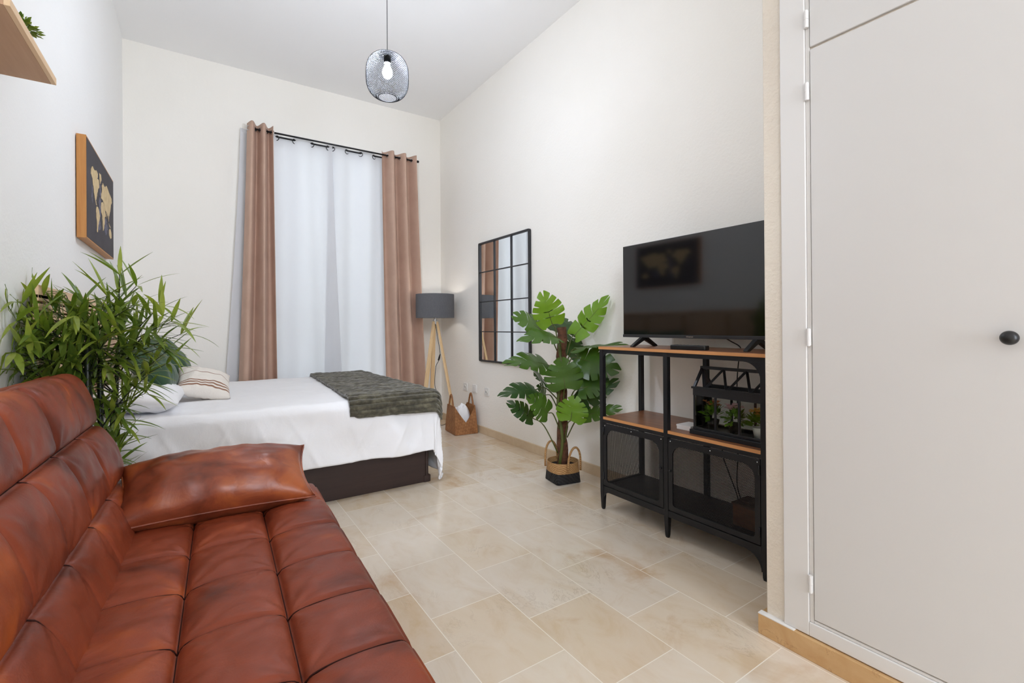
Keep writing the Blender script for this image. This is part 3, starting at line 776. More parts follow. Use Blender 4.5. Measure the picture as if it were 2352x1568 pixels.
# ------------------------------------------------------------------ picture ledge with plant and glass
sh = thing('wall_shelf', 'narrow oak picture ledge high on the left wall', 'shelf', (XL, 1.876, 1.872))
SX, SY0, SY1, SZ = -0.3835, 1.648, 2.104, 1.872
MB().box((XL, SY0, SZ), (SX - 0.012, SY1, SZ + 0.015)).build('board', 'shelf_wood', sh, bevel=0.001)
MB().box((SX - 0.012, SY0, SZ), (SX, SY1, SZ + 0.022)).build('front_lip', 'shelf_front', sh, bevel=0.001)
MB().box((XL, SY0, SZ + 0.015), (XL + 0.012, SY1, SZ + 0.06)).build('back_strip', 'shelf_wood', sh, bevel=0.001)

def tuft(mb, c, r, n, size, rnd, flat=0.7):
    for _ in range(n):
        a = rnd.uniform(0, 2 * pi); e = rnd.uniform(-0.2, 1.4)
        d = Vector((cos(a) * cos(e), sin(a) * cos(e), sin(e) * flat)); p = Vector(c) + d * r * rnd.uniform(0.35, 1.0)
        sd = Vector((-sin(a), cos(a), rnd.uniform(-0.5, 0.5))).normalized(); L = size * rnd.uniform(0.7, 1.3); W_ = L * 0.28
        q = (d + Vector((0, 0, rnd.uniform(-0.4, 0.4)))).normalized()
        mb.add([p, p + q * L * 0.5 + sd * W_, p + q * L, p + q * L * 0.5 - sd * W_], [(0, 1, 2, 3)])
sp = thing('shelf_plant', 'small bushy green plant on the wall ledge', 'plant', (-0.432, 1.925, SZ + 0.015))
MB().lathe([(0.0, 0), (0.024, 0), (0.032, 0.045), (0.029, 0.045), (0.026, 0.038), (0, 0.038)], (-0.432, 1.925, SZ + 0.0155), 20).build('pot', 'ceramic', sp, smooth=True)
m = MB(); tuft(m, (-0.430, 1.925, SZ + 0.078), 0.036, 150, 0.020, R, 0.8); m.build('foliage', 'bamboo_leaf', sp)
gv = MB().lathe([(0.0, 0.002), (0.022, 0.002), (0.027, 0.03), (0.024, 0.08), (0.014, 0.11), (0.017, 0.13), (0.0155, 0.13), (0.012, 0.11), (0.022, 0.08), (0.025, 0.03), (0.020, 0.006), (0.0, 0.006)], (-0.435, 1.715, SZ + 0.0155), 24)
tag(gv.build('glass_vase', 'glass', None, smooth=True), 'small clear glass vase at the near end of the wall ledge', 'vase')

# ------------------------------------------------------------------ pendant lamp
PC = Vector((0.948, 2.74, 0))
pl = thing('pendant_lamp', 'black wire mesh pendant lamp with a lit bulb hanging from the ceiling', 'lamp', (0.948, 2.74, ZC))
MB().tube([PC + UZ * 2.70, PC + UZ * (ZC - 0.02)], 0.0024, 8).build('cord', 'cord_grey', pl)
MB().lathe([(0, ZC - 0.002), (0.05, ZC - 0.002), (0.05, ZC - 0.022), (0.0, ZC - 0.026)], PC, 28).build('ceiling_cup', 'black_steel', pl)
ZS0, ZS1 = 2.446, 2.698
def shade_r(t):
    # barrel: bottom opening, wide middle, top cap
    a = t * 2 - 1
    return 0.054 + (0.1245 - 0.054) * (1 - abs(a) ** 2.9) ** 0.62
smb = MB(); NW, NSEG = 70, 26
def strand(k, sg):
    pts = []
    for i in range(NSEG + 1):
        # even steps along the curve: denser near the caps
        t = 0.5 - 0.5 * cos(pi * i / NSEG)
        a = 2 * pi * k / NW + sg * t * 1.9
        r = shade_r(t)
        pts.append(PC + Vector((r * cos(a), r * sin(a), ZS0 + (ZS1 - ZS0) * t)))
    smb.tube(pts, 0.00092, 4, caps=False)
for k in range(NW): strand(k, 1); strand(k, -1)
for t_ in (0.0, 1.0):
    z = ZS0 + (ZS1 - ZS0) * t_
    smb.tube([PC + Vector((0.054 * cos(2 * pi * j / 40), 0.054 * sin(2 * pi * j / 40), z)) for j in range(41)], 0.0022, 6, caps=False)
smb.build('mesh_shade', 'black_wire', pl, smooth=True)
MB().lathe([(0, 0.004), (0.050, 0.004), (0.050, 0.0), (0, 0.0)], PC + UZ * (ZS1 - 0.004), 28).build('top_plate', 'soot_black', pl)
MB().lathe([(0, 0.05), (0.019, 0.05), (0.021, 0.0), (0.015, 0.0), (0, 0.002)], PC + UZ * 2.652, 24).build('socket', 'soot_black', pl, smooth=False)
MB().lathe([(0, -0.034), (0.012, -0.031), (0.023, -0.021), (0.029, -0.006), (0.0295, 0.006), (0.025, 0.022), (0.017, 0.038), (0.0135, 0.05), (0.013, 0.06), (0, 0.06)], PC + UZ * 2.594, 28).build('bulb', 'bulb', pl, smooth=True)

# ------------------------------------------------------------------ curtains
RZ, RY = 2.893, 4.865
R2Z, R2Y = 2.898, 4.968
rod = thing('curtain_rod', 'black double curtain rod above the window', 'curtain rod', (1.19, RY, RZ))
MB().tube([(0.40, RY, RZ), (2.02, RY, RZ)], 0.0085, 14).build('front_rod', 'black_steel', rod, smooth=True)
MB().tube([(0.38, R2Y, R2Z), (2.02, R2Y, R2Z)], 0.0075, 14).build('rear_rod', 'black_steel', rod, smooth=True)
for x in (0.40, 2.02):
    MB().lathe([(0, -0.012), (0.012, -0.010), (0.014, 0.0), (0.012, 0.010), (0, 0.012)], (x, RY, RZ), 16, Matrix.Rotation(pi / 2, 4, 'Y')).build('finial', 'black_steel', rod, smooth=True)
for x in (0.44, 1.95):
    m = MB(); m.bar((x, YB - 0.001, RZ - 0.012), (x, RY, RZ - 0.012), 0.012, 0.006); m.box((x - 0.012, YB - 0.006, RZ - 0.05), (x + 0.012, YB - 0.001, RZ + 0.03)); m.build('bracket', 'black_steel', rod, bevel=0.001)

def curtain(name, label, xt, xb, zb, nf, amp, ph, y0, mat, group, ztop, th=0.003, skew=0.0, res=(140, 60), eyel=None, hem=None, open_=1.0, yb=0.0, bias=0.0):
    t = thing(name, label, 'curtain', ((xt[0] + xt[1]) / 2, y0, zb), group)
    def fold(u, k):
        a = 2 * pi * nf * u + ph
        return amp * (sin(a) + 0.18 * k * sin(2.3 * a + 1.3 + ph) + 0.12 * k * noise.noise(Vector((u * 9, k * 2, ph))))
    def fn(u, v):
        k = v  # 0 top .. 1 bottom
        z = ztop + (zb - ztop) * v
        kk = v ** 1.25
        x0 = xt[0] + (xb[0] - xt[0]) * kk; x1 = xt[1] + (xb[1] - xt[1]) * kk
        uu = u + bias * sin(2 * pi * u)
        x = x0 + (x1 - x0) * uu
        y = y0 + fold(u, k) * (1 + 0.15 * k) + yb * kk
        if v > 0.97: z += 0.006 * sin(u * 31)
        return Vector((x, y, z))
    m = MB(); m.grid(fn, *res)
    m.build('fabric', mat, t, smooth=True, solid=th, offset=0.0)
    return t, fn
cl, f1 = curtain('velvet_curtain', 'brown velvet curtain left of the window', (0.378, 0.585), (0.290, 0.610), 0.30, 2.2, 0.056, 2.4, RY, 'curtain', 'brown velvet curtains', 2.945)
cr, f2 = curtain('velvet_curtain', 'brown velvet curtain right of the window, beside the floor lamp', (1.622, 1.985), (1.66, 2.075), 0.405, 2.7, 0.056, 0.2, RY, 'curtain', 'brown velvet curtains', 2.938)
def eyelets(t, xs, y, z, mat, r=0.021, tr=0.0045, rot=0.6):
    for i, x in enumerate(xs):
        a = rot if i % 2 == 0 else -rot
        ax = Vector((cos(a), sin(a), 0)); bx = Vector((-sin(a), cos(a), 0))
        pts = [Vector((x, y, z)) + (bx * cos(2 * pi * j / 28) + UZ * sin(2 * pi * j / 28)) * r for j in range(29)]
        MB().tube(pts, tr, 8, caps=False).build('eyelet', mat, t, smooth=True)
def crossings(fn, y, n=600):
    out = []; prev = None
    for i in range(n + 1):
        p = fn(i / n, 0.02); s_ = p.y > y
        if prev is not None and s_ != prev: out.append(p.x)
        prev = s_
    return out
eyelets(cl, crossings(f1, RY), RY, RZ, 'chrome', 0.020, 0.004, 0.9)
eyelets(cr, crossings(f2, RY), RY, RZ, 'chrome', 0.020, 0.004, 0.9)
s1, g1 = curtain('sheer_curtain', 'white sheer curtain on the left half of the window', (0.33, 1.135), (0.165, 1.24), 0.05, 2.58, 0.026, 0.25, R2Y, 'sheer', 'white sheer curtains', R2Z + 0.022, 0.0015, yb=-0.015)
s2, g2 = curtain('sheer_curtain', 'white sheer curtain on the right half of the window', (1.10, 2.0), (1.04, 2.03), 0.05, 3.2, 0.022, 2.2, R2Y, 'sheer', 'white sheer curtains', R2Z + 0.022, 0.0015)
for t_, g_ in ((s1, g1), (s2, g2)):
    eyelets(t_, [x for x in crossings(g_, R2Y) if 0.56 < x < 1.64], R2Y, R2Z - 0.012, 'black_plastic', 0.022, 0.0035, 1.0)

# ------------------------------------------------------------------ floor lamp
LC = Vector((2.095, 4.60, 0))
fl = thing('floor_lamp', 'tripod floor lamp with charcoal drum shade in the corner', 'lamp', (2.095, 4.60, 0))
MB().lathe([(0.202, 1.165), (0.202, 1.415), (0.1995, 1.415), (0.1995, 1.165)], LC, 56, closed=True).build('lamp_shade', 'lamp_fabric', fl, smooth=False)
m = MB()
for a in range(3): m.tube([LC + Vector((0, 0, 1.36)), LC + Vector((0.199 * cos(a * 2.094), 0.199 * sin(a * 2.094), 1.40))], 0.002, 6)
m.build('shade_ring', 'chrome', fl)
MB().lathe([(0, 1.10), (0.02, 1.10), (0.022, 1.135), (0.012, 1.15), (0.012, 1.26), (0.017, 1.26), (0.017, 1.31), (0, 1.31)], LC, 20).build('lamp_holder', 'chrome', fl, smooth=False)
MB().lathe([(0, -0.03), (0.012, -0.027), (0.024, -0.015), (0.029, 0.0), (0.025, 0.018), (0.014, 0.036), (0, 0.04)], LC + UZ * 1.325, 20).build('bulb', 'bulb_warm', fl, smooth=True)
for az in (202, 318, 80):
    a = radians(az); d = Vector((cos(a), sin(a), 0))
    top = LC + d * 0.022 + UZ * 1.125; bot = LC + d * 0.225 + UZ * 0.0
    side = Vector((-sin(a), cos(a), 0)); m = MB(); ax = (bot - top).normalized()
    nrm = ax.cross(side).normalized()
    vs = []
    for p, wd in ((top, 0.011), (top.lerp(bot, 0.45), 0.021), (bot, 0.015)):
        for sx, sy in ((-1, -1), (1, -1), (1, 1), (-1, 1)):
            q = p + side * sx * wd + nrm * sy * 0.011
            if p is bot: q.z = 0.0
            vs.append(q)
    m.add(vs, [(0, 1, 2, 3), (8, 11, 10, 9)] + [(l * 4 + j, l * 4 + (j + 1) % 4, l * 4 + 4 + (j + 1) % 4, l * 4 + 4 + j) for l in range(2) for j in range(4)])
    m.build('leg', 'pine', fl, bevel=0.002)
cp = [LC + Vector(p) for p in ((0.0, -0.005, 1.10), (0.015, -0.03, 0.95), (0.03, -0.055, 0.76), (-0.005, -0.03, 0.66), (-0.02, -0.03, 0.55), (-0.02, -0.03, 0.44), (0.01, -0.03, 0.36), (0.03, -0.02, 0.2), (0.06, 0.02, 0.02), (0.2, 0.12, 0.006))]
def smooth_path(P, n=8):
    out = []
    for i in range(len(P) - 1):
        p0, p1, p2, p3 = P[max(i - 1, 0)], P[i], P[i + 1], P[min(i + 2, len(P) - 1)]
        for k in range(n):
            t_ = k / n
            out.append(0.5 * ((2 * p1) + (p2 - p0) * t_ + (2 * p0 - 5 * p1 + 4 * p2 - p3) * t_ * t_ + (3 * p1 - p0 - 3 * p2 + p3) * t_ ** 3))
    return out + [P[-1]]
cdo = MB().tube(smooth_path(cp), 0.0028, 6).build('cord', 'black_plastic', fl, smooth=True)
MB().tube([LC + Vector(p) for p in ((0.030, -0.056, 0.78), (0.022, -0.051, 0.75), (0.012, -0.044, 0.715))], [0.006, 0.009, 0.006], 10).build('cord_switch', 'black_plastic', cdo, smooth=True)

# ------------------------------------------------------------------ woven basket with cloth
BC = Vector((2.222, 4.262, 0)); ba = radians(-7)
bu = Vector((cos(ba), sin(ba), 0)); bv = Vector((-sin(ba), cos(ba), 0))
bk = thing('woven_basket', 'brown woven basket bag on the floor by the corner', 'basket', (2.222, 4.262, 0))
def basket_top(u, v):
    # rim height around the square: dips at the middle of front and back, peaks at the side handles
    return 0.115 + 0.16 * min(1.0, abs(u) ** 1.1)
def basket_fn(a, c):
    # a around, c up
    s_ = a * 4; k = int(s_) % 4; f = s_ - int(s_); g = 2 * f - 1
    u, v = ((g, -1), (1, g), (-g, 1), (-1, -g))[k]
    hx, hy = 0.120, 0.150
    zt = basket_top(u, v)
    z = zt * c
    tp = 1 - 0.28 * (z / 0.29) ** 1.4; tx = 1 - 0.10 * (z / 0.29)
    return BC + bu * (u * hx * tx) + bv * (v * hy * tp) + UZ * (z + 0.003)
m = MB(); m.grid(basket_fn, 96, 14, wrap_u=True); m.f.append(tuple(range(96)))
m.build('body', 'wicker', bk, smooth=False, solid=0.006, offset=-1.0)
for sg in (-1, 1):
    P = []
    for i in range(17):
        a = pi * i / 16
        P.append(BC + bu * (sg * 0.106) + bv * (0.062 * cos(a)) * (0.6 + 0.4 * (1 - sin(a))) + UZ * (0.265 + 0.12 * sin(a)))
    MB().tube(P, 0.009, 8).build('handle', 'wicker', bk, smooth=True)
def cloth_fn(a, c):
    an = 2 * pi * a; r = 1 - c
    z = 0.05 + 0.215 * (1 - r ** 4.0) + 0.022 * noise.noise(Vector((cos(an) * 2.5 * r, sin(an) * 2.5 * r, 3))) * 2
    n_ = 1 + 0.12 * sin(an * 5 + c * 4)
    return BC + bu * (0.102 * r * cos(an) * n_ + 0.004) + bv * (0.098 * r * sin(an) * n_) + UZ * z
m = MB(); m.grid(cloth_fn, 48, 18, wrap_u=True)
tag(m.build('folded_cloth', 'linen', None, smooth=True), 'crumpled white cloth inside the woven basket', 'cloth')

# ------------------------------------------------------------------ mirror
MX = XR - 0.024; MY0, MY1, MZ0, MZ1 = 3.226, 4.100, 0.724, 1.904
mr = thing('wall_mirror', 'tall mirror with dark grid frame on the right wall', 'mirror', (XR, 3.66, 0.724))
MB().ring(rrect(MY0, MZ0, MY1, MZ1, 0.014, 4), rrect(MY0 + 0.022, MZ0 + 0.014, MY1 - 0.022, MZ1 - 0.014, 0.004, 4), (XR - 0.002, 0, 0), (0, 0, 1), (0, 1, 0), 0.024) if False else None
m = MB(); m.ring([(a, b_) for a, b_ in rrect(MY0, MZ0, MY1, MZ1, 0.014, 4)], [(a, b_) for a, b_ in rrect(MY0 + 0.02, MZ0 + 0.016, MY1 - 0.02, MZ1 - 0.016, 0.004, 4)], (MX, 0, 0), (0, 1, 0), (0, 0, 1), 0.022)
m.build('frame', 'mirror_frame', mr, bevel=0.0015)
MB().box((XR - 0.010, MY0 + 0.018, MZ0 + 0.014), (XR - 0.006, MY1 - 0.018, MZ1 - 0.014)).build('mirror_glass', 'mirror', mr)
MB().box((XR - 0.005, MY0 + 0.018, MZ0 + 0.014), (XR - 0.001, MY1 - 0.018, MZ1 - 0.014)).build('backing', 'mirror_frame', mr)
for y in (3.517, 3.809): MB().box((XR - 0.020, y - 0.006, MZ0 + 0.014), (XR - 0.0102, y + 0.006, MZ1 - 0.014)).build('glazing_bar', 'mirror_frame', mr, bevel=0.001)
for i in (1, 2, 3):
    z = MZ0 + (MZ1 - MZ0) * i / 4
    MB().box((XR - 0.019, MY0 + 0.018, z - 0.0045), (XR - 0.0104, MY1 - 0.018, z + 0.0045)).build('glazing_bar', 'mirror_frame', mr, bevel=0.001)

# ------------------------------------------------------------------ sideboard
CX0, CX1, CY0, CY1 = 1.955, 2.315, 1.030, 2.002
PWD = 0.026
sb = thing('sideboard', 'black metal and wood sideboard with mesh doors against the right wall', 'cabinet', (2.135, 1.516, 0))
tp = MB().box((CX0 - 0.002, CY0 - 0.003, 0.934), (CX1 + 0.002, CY1 + 0.003, 0.951)).build('tabletop', 'table_wood', sb, bevel=0.002)
MB().box((CX0 - 0.0035, CY0 - 0.003, 0.9345), (CX0 - 0.0015, CY1 + 0.003, 0.9495)).build('edge_band', 'table_edge', tp)
ms = MB().box((CX0 + 0.004, CY0 + PWD, 0.527), (CX1 - 0.004, CY1 - PWD, 0.543)).build('middle_shelf', 'table_wood', sb, bevel=0.001)
MB().box((CX0 + 0.002, CY0 + PWD, 0.5275), (CX0 + 0.0045, CY1 - PWD, 0.5425)).build('edge_band', 'table_edge', ms)
MB().box((CX0 + 0.012, CY0 + 0.01, 0.135), (CX1 - 0.01, CY1 - 0.01, 0.141)).build('bottom_shelf', 'black_steel', sb)
YM = 1.537
def post(x, y):
    m = MB()
    h = PWD / 2
    def ringz(z, s_): return [(x - h * s_, y - h * s_, z), (x + h * s_, y - h * s_, z), (x + h * s_, y + h * s_, z), (x - h * s_, y + h * s_, z)]
    m.add(ringz(0.0, 0.55) + ringz(0.012, 0.72) + ringz(0.10, 1.0) + ringz(0.934, 1.0), [(0, 3, 2, 1)] + [(l * 4 + j, l * 4 + (j + 1) % 4, l * 4 + 4 + (j + 1) % 4, l * 4 + 4 + j) for l in range(3) for j in range(4)] + [(12, 13, 14, 15)])
    m.build('post', 'black_steel', sb, bevel=0.002)
PXF, PXB = CX0 + PWD / 2 + 0.001, CX1 - PWD / 2
YL, YRr = CY1 - PWD / 2, CY0 + PWD / 2
for x in (PXF, PXB):
    for y in (YL, YM, YRr): post(x, y)
def rail(x0, x1, y0, y1, z0, z1): MB().box((x0, y0, z0), (x1, y1, z1)).build('rail', 'black_steel', sb, bevel=0.0015)
for x in (CX0 + 0.003, CX1 - 0.019):
    rail(x, x + 0.016, CY0, CY1, 0.913, 0.934)
    rail(x, x + 0.016, CY0 + PWD, CY1 - PWD, 0.508, 0.527)
    rail(x, x + 0.016, CY0 + PWD, CY1 - PWD, 0.108, 0.140)
for y in (CY0 + 0.004, CY1 - 0.020):
    rail(CX0 + PWD, CX1 - PWD, y, y + 0.016, 0.913, 0.934); rail(CX0 + PWD, CX1 - PWD, y, y + 0.016, 0.508, 0.527); rail(CX0 + PWD, CX1 - PWD, y, y + 0.016, 0.108, 0.150)
def gusset(x, y, z, sy, sz, r, th=0.006):
    P = [(0, 0), (r, 0)] + [(r - r * sin(a) if False else r * (1 - sin(a)), r * (1 - cos(a))) for a in [pi / 2 * i / 8 for i in range(1, 9)]]
    # concave fillet: arc centred at (r, r)
    P = [(0, 0), (r, 0)] + [(r + r * cos(-pi / 2 - pi / 2 * i / 8), r + r * sin(-pi / 2 - pi / 2 * i / 8)) for i in range(1, 9)]
    MB().prism([(a * sy, b_ * sz) for a, b_ in P], (x, y, z), (0, 1, 0), (0, 0, 1), th).build('gusset', 'black_steel', sb)
gx = CX0 + 0.004
gusset(gx, CY1 - PWD, 0.913, -1, -1, 0.035); gusset(gx, CY0 + PWD, 0.913, 1, -1, 0.075)
gusset(gx, CY1 - PWD, 0.108, -1, -1, 0.045); gusset(gx, CY0 + PWD, 0.108, 1, -1, 0.075)
def mesh_panel(o, u, v, W_, H_, name, parent, pitch=0.0112, ang=28, wire=0.0013):
    """expanded steel mesh: two families of thin flat bars clipped to a rectangle"""
    m = MB(); o = Vector(o); u = Vector(u); v = Vector(v); n = u.cross(v).normalized()
    for sg in (1, -1):
        k = math.tan(radians(ang)) * sg
        step = pitch * 0.62
        lo = min(0, -k * W_); hi = max(H_, H_ - k * W_)
        c = lo
        while c < hi:
            # line y = c + k x
            xs = [0.0, W_]
            if k > 0: xs = [max(0, (0 - c) / k), min(W_, (H_ - c) / k)]
            else: xs = [max(0, (H_ - c) / k), min(W_, (0 - c) / k)]
            if xs[1] - xs[0] > 0.004:
                p = o + u * xs[0] + v * (c + k * xs[0]); q = o + u * xs[1] + v * (c + k * xs[1])
                m.bar(p, q, wire, 0.0014, n)
            c += step
    return m.build(name, 'black_steel', parent)
def mesh_door(y0, y1, hinge_hi):
    d = MB()
    dx = CX0 + 0.001
    d.ring(rrect(y0, 0.146, y1, 0.505, 0.003, 6), rrect(y0 + 0.024, 0.170, y1 - 0.024, 0.474, 0.0, 6, radii=(0.018, 0.055, 0.055, 0.018)), (dx, 0, 0), (0, 1, 0), (0, 0, 1), 0.008)
    o = d.build('door', 'black_steel', sb, bevel=0.001)
    mesh_panel((dx + 0.006, y0 + 0.012, 0.158), (0, 1, 0), (0, 0, 1), y1 - y0 - 0.024, 0.335, 'mesh', o)
    yh = y1 - 0.003 if hinge_hi else y0 + 0.003
    for z in (0.20, 0.46): MB().tube([(dx - 0.002, yh, z - 0.02), (dx - 0.002, yh, z + 0.02)], 0.004, 10).build('hinge', 'black_steel', o, smooth=True)
    yl = y0 + 0.012 if hinge_hi else y1 - 0.012
    MB().lathe([(0, 0.010), (0.006, 0.010), (0.007, 0.006), (0.005, 0.0), (0, 0.0)], (dx, yl, 0.345), 14, Matrix.Rotation(-pi / 2, 4, 'Y')).build('latch_knob', 'black_steel', o, smooth=True)
    for yy in (y0 + 0.012, (y0 + y1) / 2, y1 - 0.012):
        MB().lathe([(0, 0.002), (0.002, 0.0015), (0.003, 0.0)], (dx, yy, 0.492), 10, Matrix.Rotation(-pi / 2, 4, 'Y')).build('rivet', 'chrome', o, smooth=True)
mesh_door(YM + PWD / 2 + 0.003, CY1 - PWD - 0.002, True)
mesh_door(CY0 + PWD + 0.002, YM - PWD / 2 - 0.003, False)
for y in (CY1 - 0.010, CY0 + 0.010):
    mesh_panel((CX0 + PWD, y, 0.150), (1, 0, 0), (0, 0, 1), CX1 - CX0 - 2 * PWD, 0.358, 'side_mesh', sb)

# television
TX, TY0, TY1, TZ0, TZ1 = 2.105, 1.004, 1.955, 1.003, 1.541
tv = thing('television', 'black flat screen television standing on the sideboard', 'television', (2.12, 1.48, 0.951))
MB().box((TX + 0.004, TY0, TZ0), (TX + 0.030, TY1, TZ1)).build('housing', 'black_plastic', tv, bevel=0.003)
MB().box((TX + 0.030, TY0 + 0.12, TZ0 + 0.02), (TX + 0.065, TY1 - 0.12, TZ0 + 0.34)).build('rear_housing', 'black_plastic', tv, bevel=0.01)
MB().box((TX + 0.002, TY0 + 0.004, TZ0 + 0.018), (TX + 0.0045, TY1 - 0.004, TZ1 - 0.004)).build('screen', 'screen', tv)
bz = MB().box((TX, TY0, TZ0), (TX + 0.006, TY1, TZ0 + 0.016)).build('bottom_bezel', 'bezel', tv, bevel=0.001)
fc = bpy.data.curves.new('logo', 'FONT'); fc.body = 'Hisense'; fc.size = 0.013; fc.extrude = 0.0003; fc.align_x = 'CENTER'; fc.align_y = 'CENTER'
fo = bpy.data.objects.new('logo_tmp', fc); COL.objects.link(fo)
dg = bpy.context.evaluated_depsgraph_get(); me = bpy.data.meshes.new_from_object(fo.evaluated_get(dg)); bpy.data.objects.remove(fo)
me.materials.clear(); me.materials.append(M['chrome'])
lg = bpy.data.objects.new('logo', me); COL.objects.link(lg); lg.parent = bz
lm = Matrix(((0, 0, -1, TX - 0.0006), (-1, 0, 0, 1.498), (0, 1, 0, TZ0 + 0.0085), (0, 0, 0, 1)))
lg.matrix_basis = (tv.matrix_basis).inverted() @ lm
lg['label'] = 'small silver brand name on the bezel'
for y in (1.815, 1.155):
    P = [(-0.105, 0.0), (-0.085, 0.0), (0.0, 0.038), (0.085, 0.0), (0.105, 0.0), (0.105, 0.006), (0.02, 0.056), (-0.02, 0.056), (-0.105, 0.006)]
    MB().prism(P, (TX + 0.022, y - 0.011, 0.9515), (1, 0, 0), (0, 0, 1), -0.022).build('foot', 'black_plastic', tv, bevel=0.002)
# remote
rm = thing('remote_control', 'black remote control lying on the sideboard in front of the television', 'remote', (2.0, 1.42, 0.951))
mt = frame_mat((0.10, -1, 0), None, UZ, (2.005, 1.43, 0.951))
MB().prism(rrect(-0.095, -0.021, 0.095, 0.021, 0.010, 5), mt @ Vector((0, 0, 0)), mt.col[0].xyz, mt.col[1].xyz, 0.022).build('shell', 'black_plastic', rm, bevel=0.004, segs=3)
m = MB()
for i in range(7):
    for j in (-1, 0, 1):
        c = mt @ Vector((-0.07 + i * 0.019, j * 0.011, 0.022)); m.lathe([(0.0035, -0.001), (0.0035, 0.0012), (0, 0.0012)], c, 8)
m.build('buttons', 'bezel', rm)
# cables
c1 = MB().tube(smooth_path([Vector(p) for p in ((2.17, 1.37, 1.02), (2.25, 1.365, 0.99), (2.338, 1.36, 0.95), (2.342, 1.375, 0.88), (2.342, 1.385, 0.75), (2.342, 1.380, 0.55), (2.335, 1.378, 0.40), (2.295, 1.36, 0.25), (2.25, 1.30, 0.17), (2.22, 1.26, 0.145))]), 0.003, 6).build('power_cable', 'black_plastic', None, smooth=True)
tag(c1, 'thin black cable hanging down behind the television', 'cable')
c3 = MB().tube(smooth_path([Vector(p) for p in ((2.27, 1.33, 0.515), (2.27, 1.36, 0.50), (2.27, 1.41, 0.45), (2.27, 1.425, 0.40), (2.27, 1.39, 0.31), (2.255, 1.34, 0.22), (2.235, 1.31, 0.16), (2.215, 1.29, 0.145))]), 0.003, 6).build('power_cable', 'black_plastic', None, smooth=True)
tag(c3, 'black cable bowing left behind the right mesh door', 'cable')
bxm = MB().box((2.07, 1.09, 0.1415), (2.20, 1.25, 0.235))
bx = thing('wooden_box', 'small brown box behind the right mesh door', 'box', (2.13, 1.17, 0.1415))
bxm.build('body', 'brown_box', bx, bevel=0.002); MB().box((2.065, 1.085, 0.235), (2.205, 1.255, 0.246)).build('lid', 'slat_back', bx, bevel=0.002)

# greenhouse lantern and flowers
LX0, LX1, LY0, LY1, LZ = 2.005, 2.150, 1.062, 1.412, 0.5435
ln = thing('greenhouse_lantern', 'black house-shaped miniature greenhouse on the sideboard shelf', 'greenhouse', (2.078, 1.237, LZ))
EZ, GZ = 0.765, 0.862
MB().box((LX0 - 0.012, LY0 - 0.012, LZ), (LX1 + 0.012, LY1 + 0.012, LZ + 0.022)).build('base_tray', 'black_wood', ln, bevel=0.002)
pw = 0.012
m = MB()
YS = [LY1 - pw / 2, LY0 + (LY1 - LY0) * 2 / 3, LY0 + (LY1 - LY0) / 3, LY0 + pw / 2]
for x in (LX0 + pw / 2, LX1 - pw / 2):
    for y in YS: m.box((x - pw / 2 + 0.0012, y - pw / 2 + 0.0012, LZ + 0.022), (x + pw / 2 - 0.0012, y + pw / 2 - 0.0012, EZ - 0.002))
    m.box((x - pw / 2, LY0, LZ + 0.022), (x + pw / 2, LY1, LZ + 0.034))
    m.box((x - pw / 2, LY0, EZ - 0.034), (x + pw / 2, LY1, EZ))
for y in (LY0 + pw / 2, LY1 - pw / 2):
    m.box((LX0 + 0.0006, y - pw / 2 + 0.0006, LZ + 0.022), (LX1 - 0.0006, y + pw / 2 - 0.0006, LZ + 0.0335)); m.box((LX0 + 0.0006, y - pw / 2 + 0.0006, EZ - 0.030), (LX1 - 0.0006, y + pw / 2 - 0.0006, EZ - 0.0006))
    m.box(((LX0 + LX1) / 2 - pw / 2, y - pw / 2 + 0.0012, LZ + 0.03), ((LX0 + LX1) / 2 + pw / 2, y + pw / 2 - 0.0012, EZ - 0.002))
m.build('frame', 'black_wood', ln, bevel=0.0012)
m = MB(); XM = (LX0 + LX1) / 2
m.bar((XM, LY0 - 0.002, GZ), (XM, LY1 + 0.002, GZ), 0.016, 0.014)
for sx in (-1, 1):
    ex = XM + sx * (LX1 - LX0) / 2
    m.bar((ex - sx * 0.004, LY0 - 0.004, EZ + 0.004), (ex - sx * 0.004, LY1 + 0.004, EZ + 0.004), 0.022, 0.010)
    for y in (LY0 + 0.006, LY1 - 0.006): m.bar((ex, y, EZ), (XM, y, GZ), 0.012, 0.010)
    n_ = 3
    for i in range(n_ if sx < 0 else 0):
        ya = LY1 - 0.006 - (LY1 - LY0 - 0.012) * i / n_; yb_ = LY1 - 0.006 - (LY1 - LY0 - 0.012) * (i + 1) / n_; ym = (ya + yb_) / 2
        m.bar((XM, ya, GZ), (ex, ym, EZ), 0.011, 0.008); m.bar((ex, ym, EZ), (XM, yb_, GZ), 0.011, 0.008)
m.build('roof_frame', 'black_wood', ln)
for i in range(3):
    ya, yb_ = YS[i + 1] + pw / 2, YS[i] - pw / 2
    for x in (LX0 + pw / 2, LX1 - pw / 2): MB().box((x - 0.001, ya, LZ + 0.034), (x + 0.001, yb_, EZ - 0.034)).build('pane', 'glass', ln)
for y in (LY0 + pw / 2, LY1 - pw / 2):
    for xa, xb_ in ((LX0 + pw, XM - pw / 2), (XM + pw / 2, LX1 - pw)): MB().box((xa, y - 0.001, LZ + 0.034), (xb_, y + 0.001, EZ - 0.030)).build('pane', 'glass', ln)
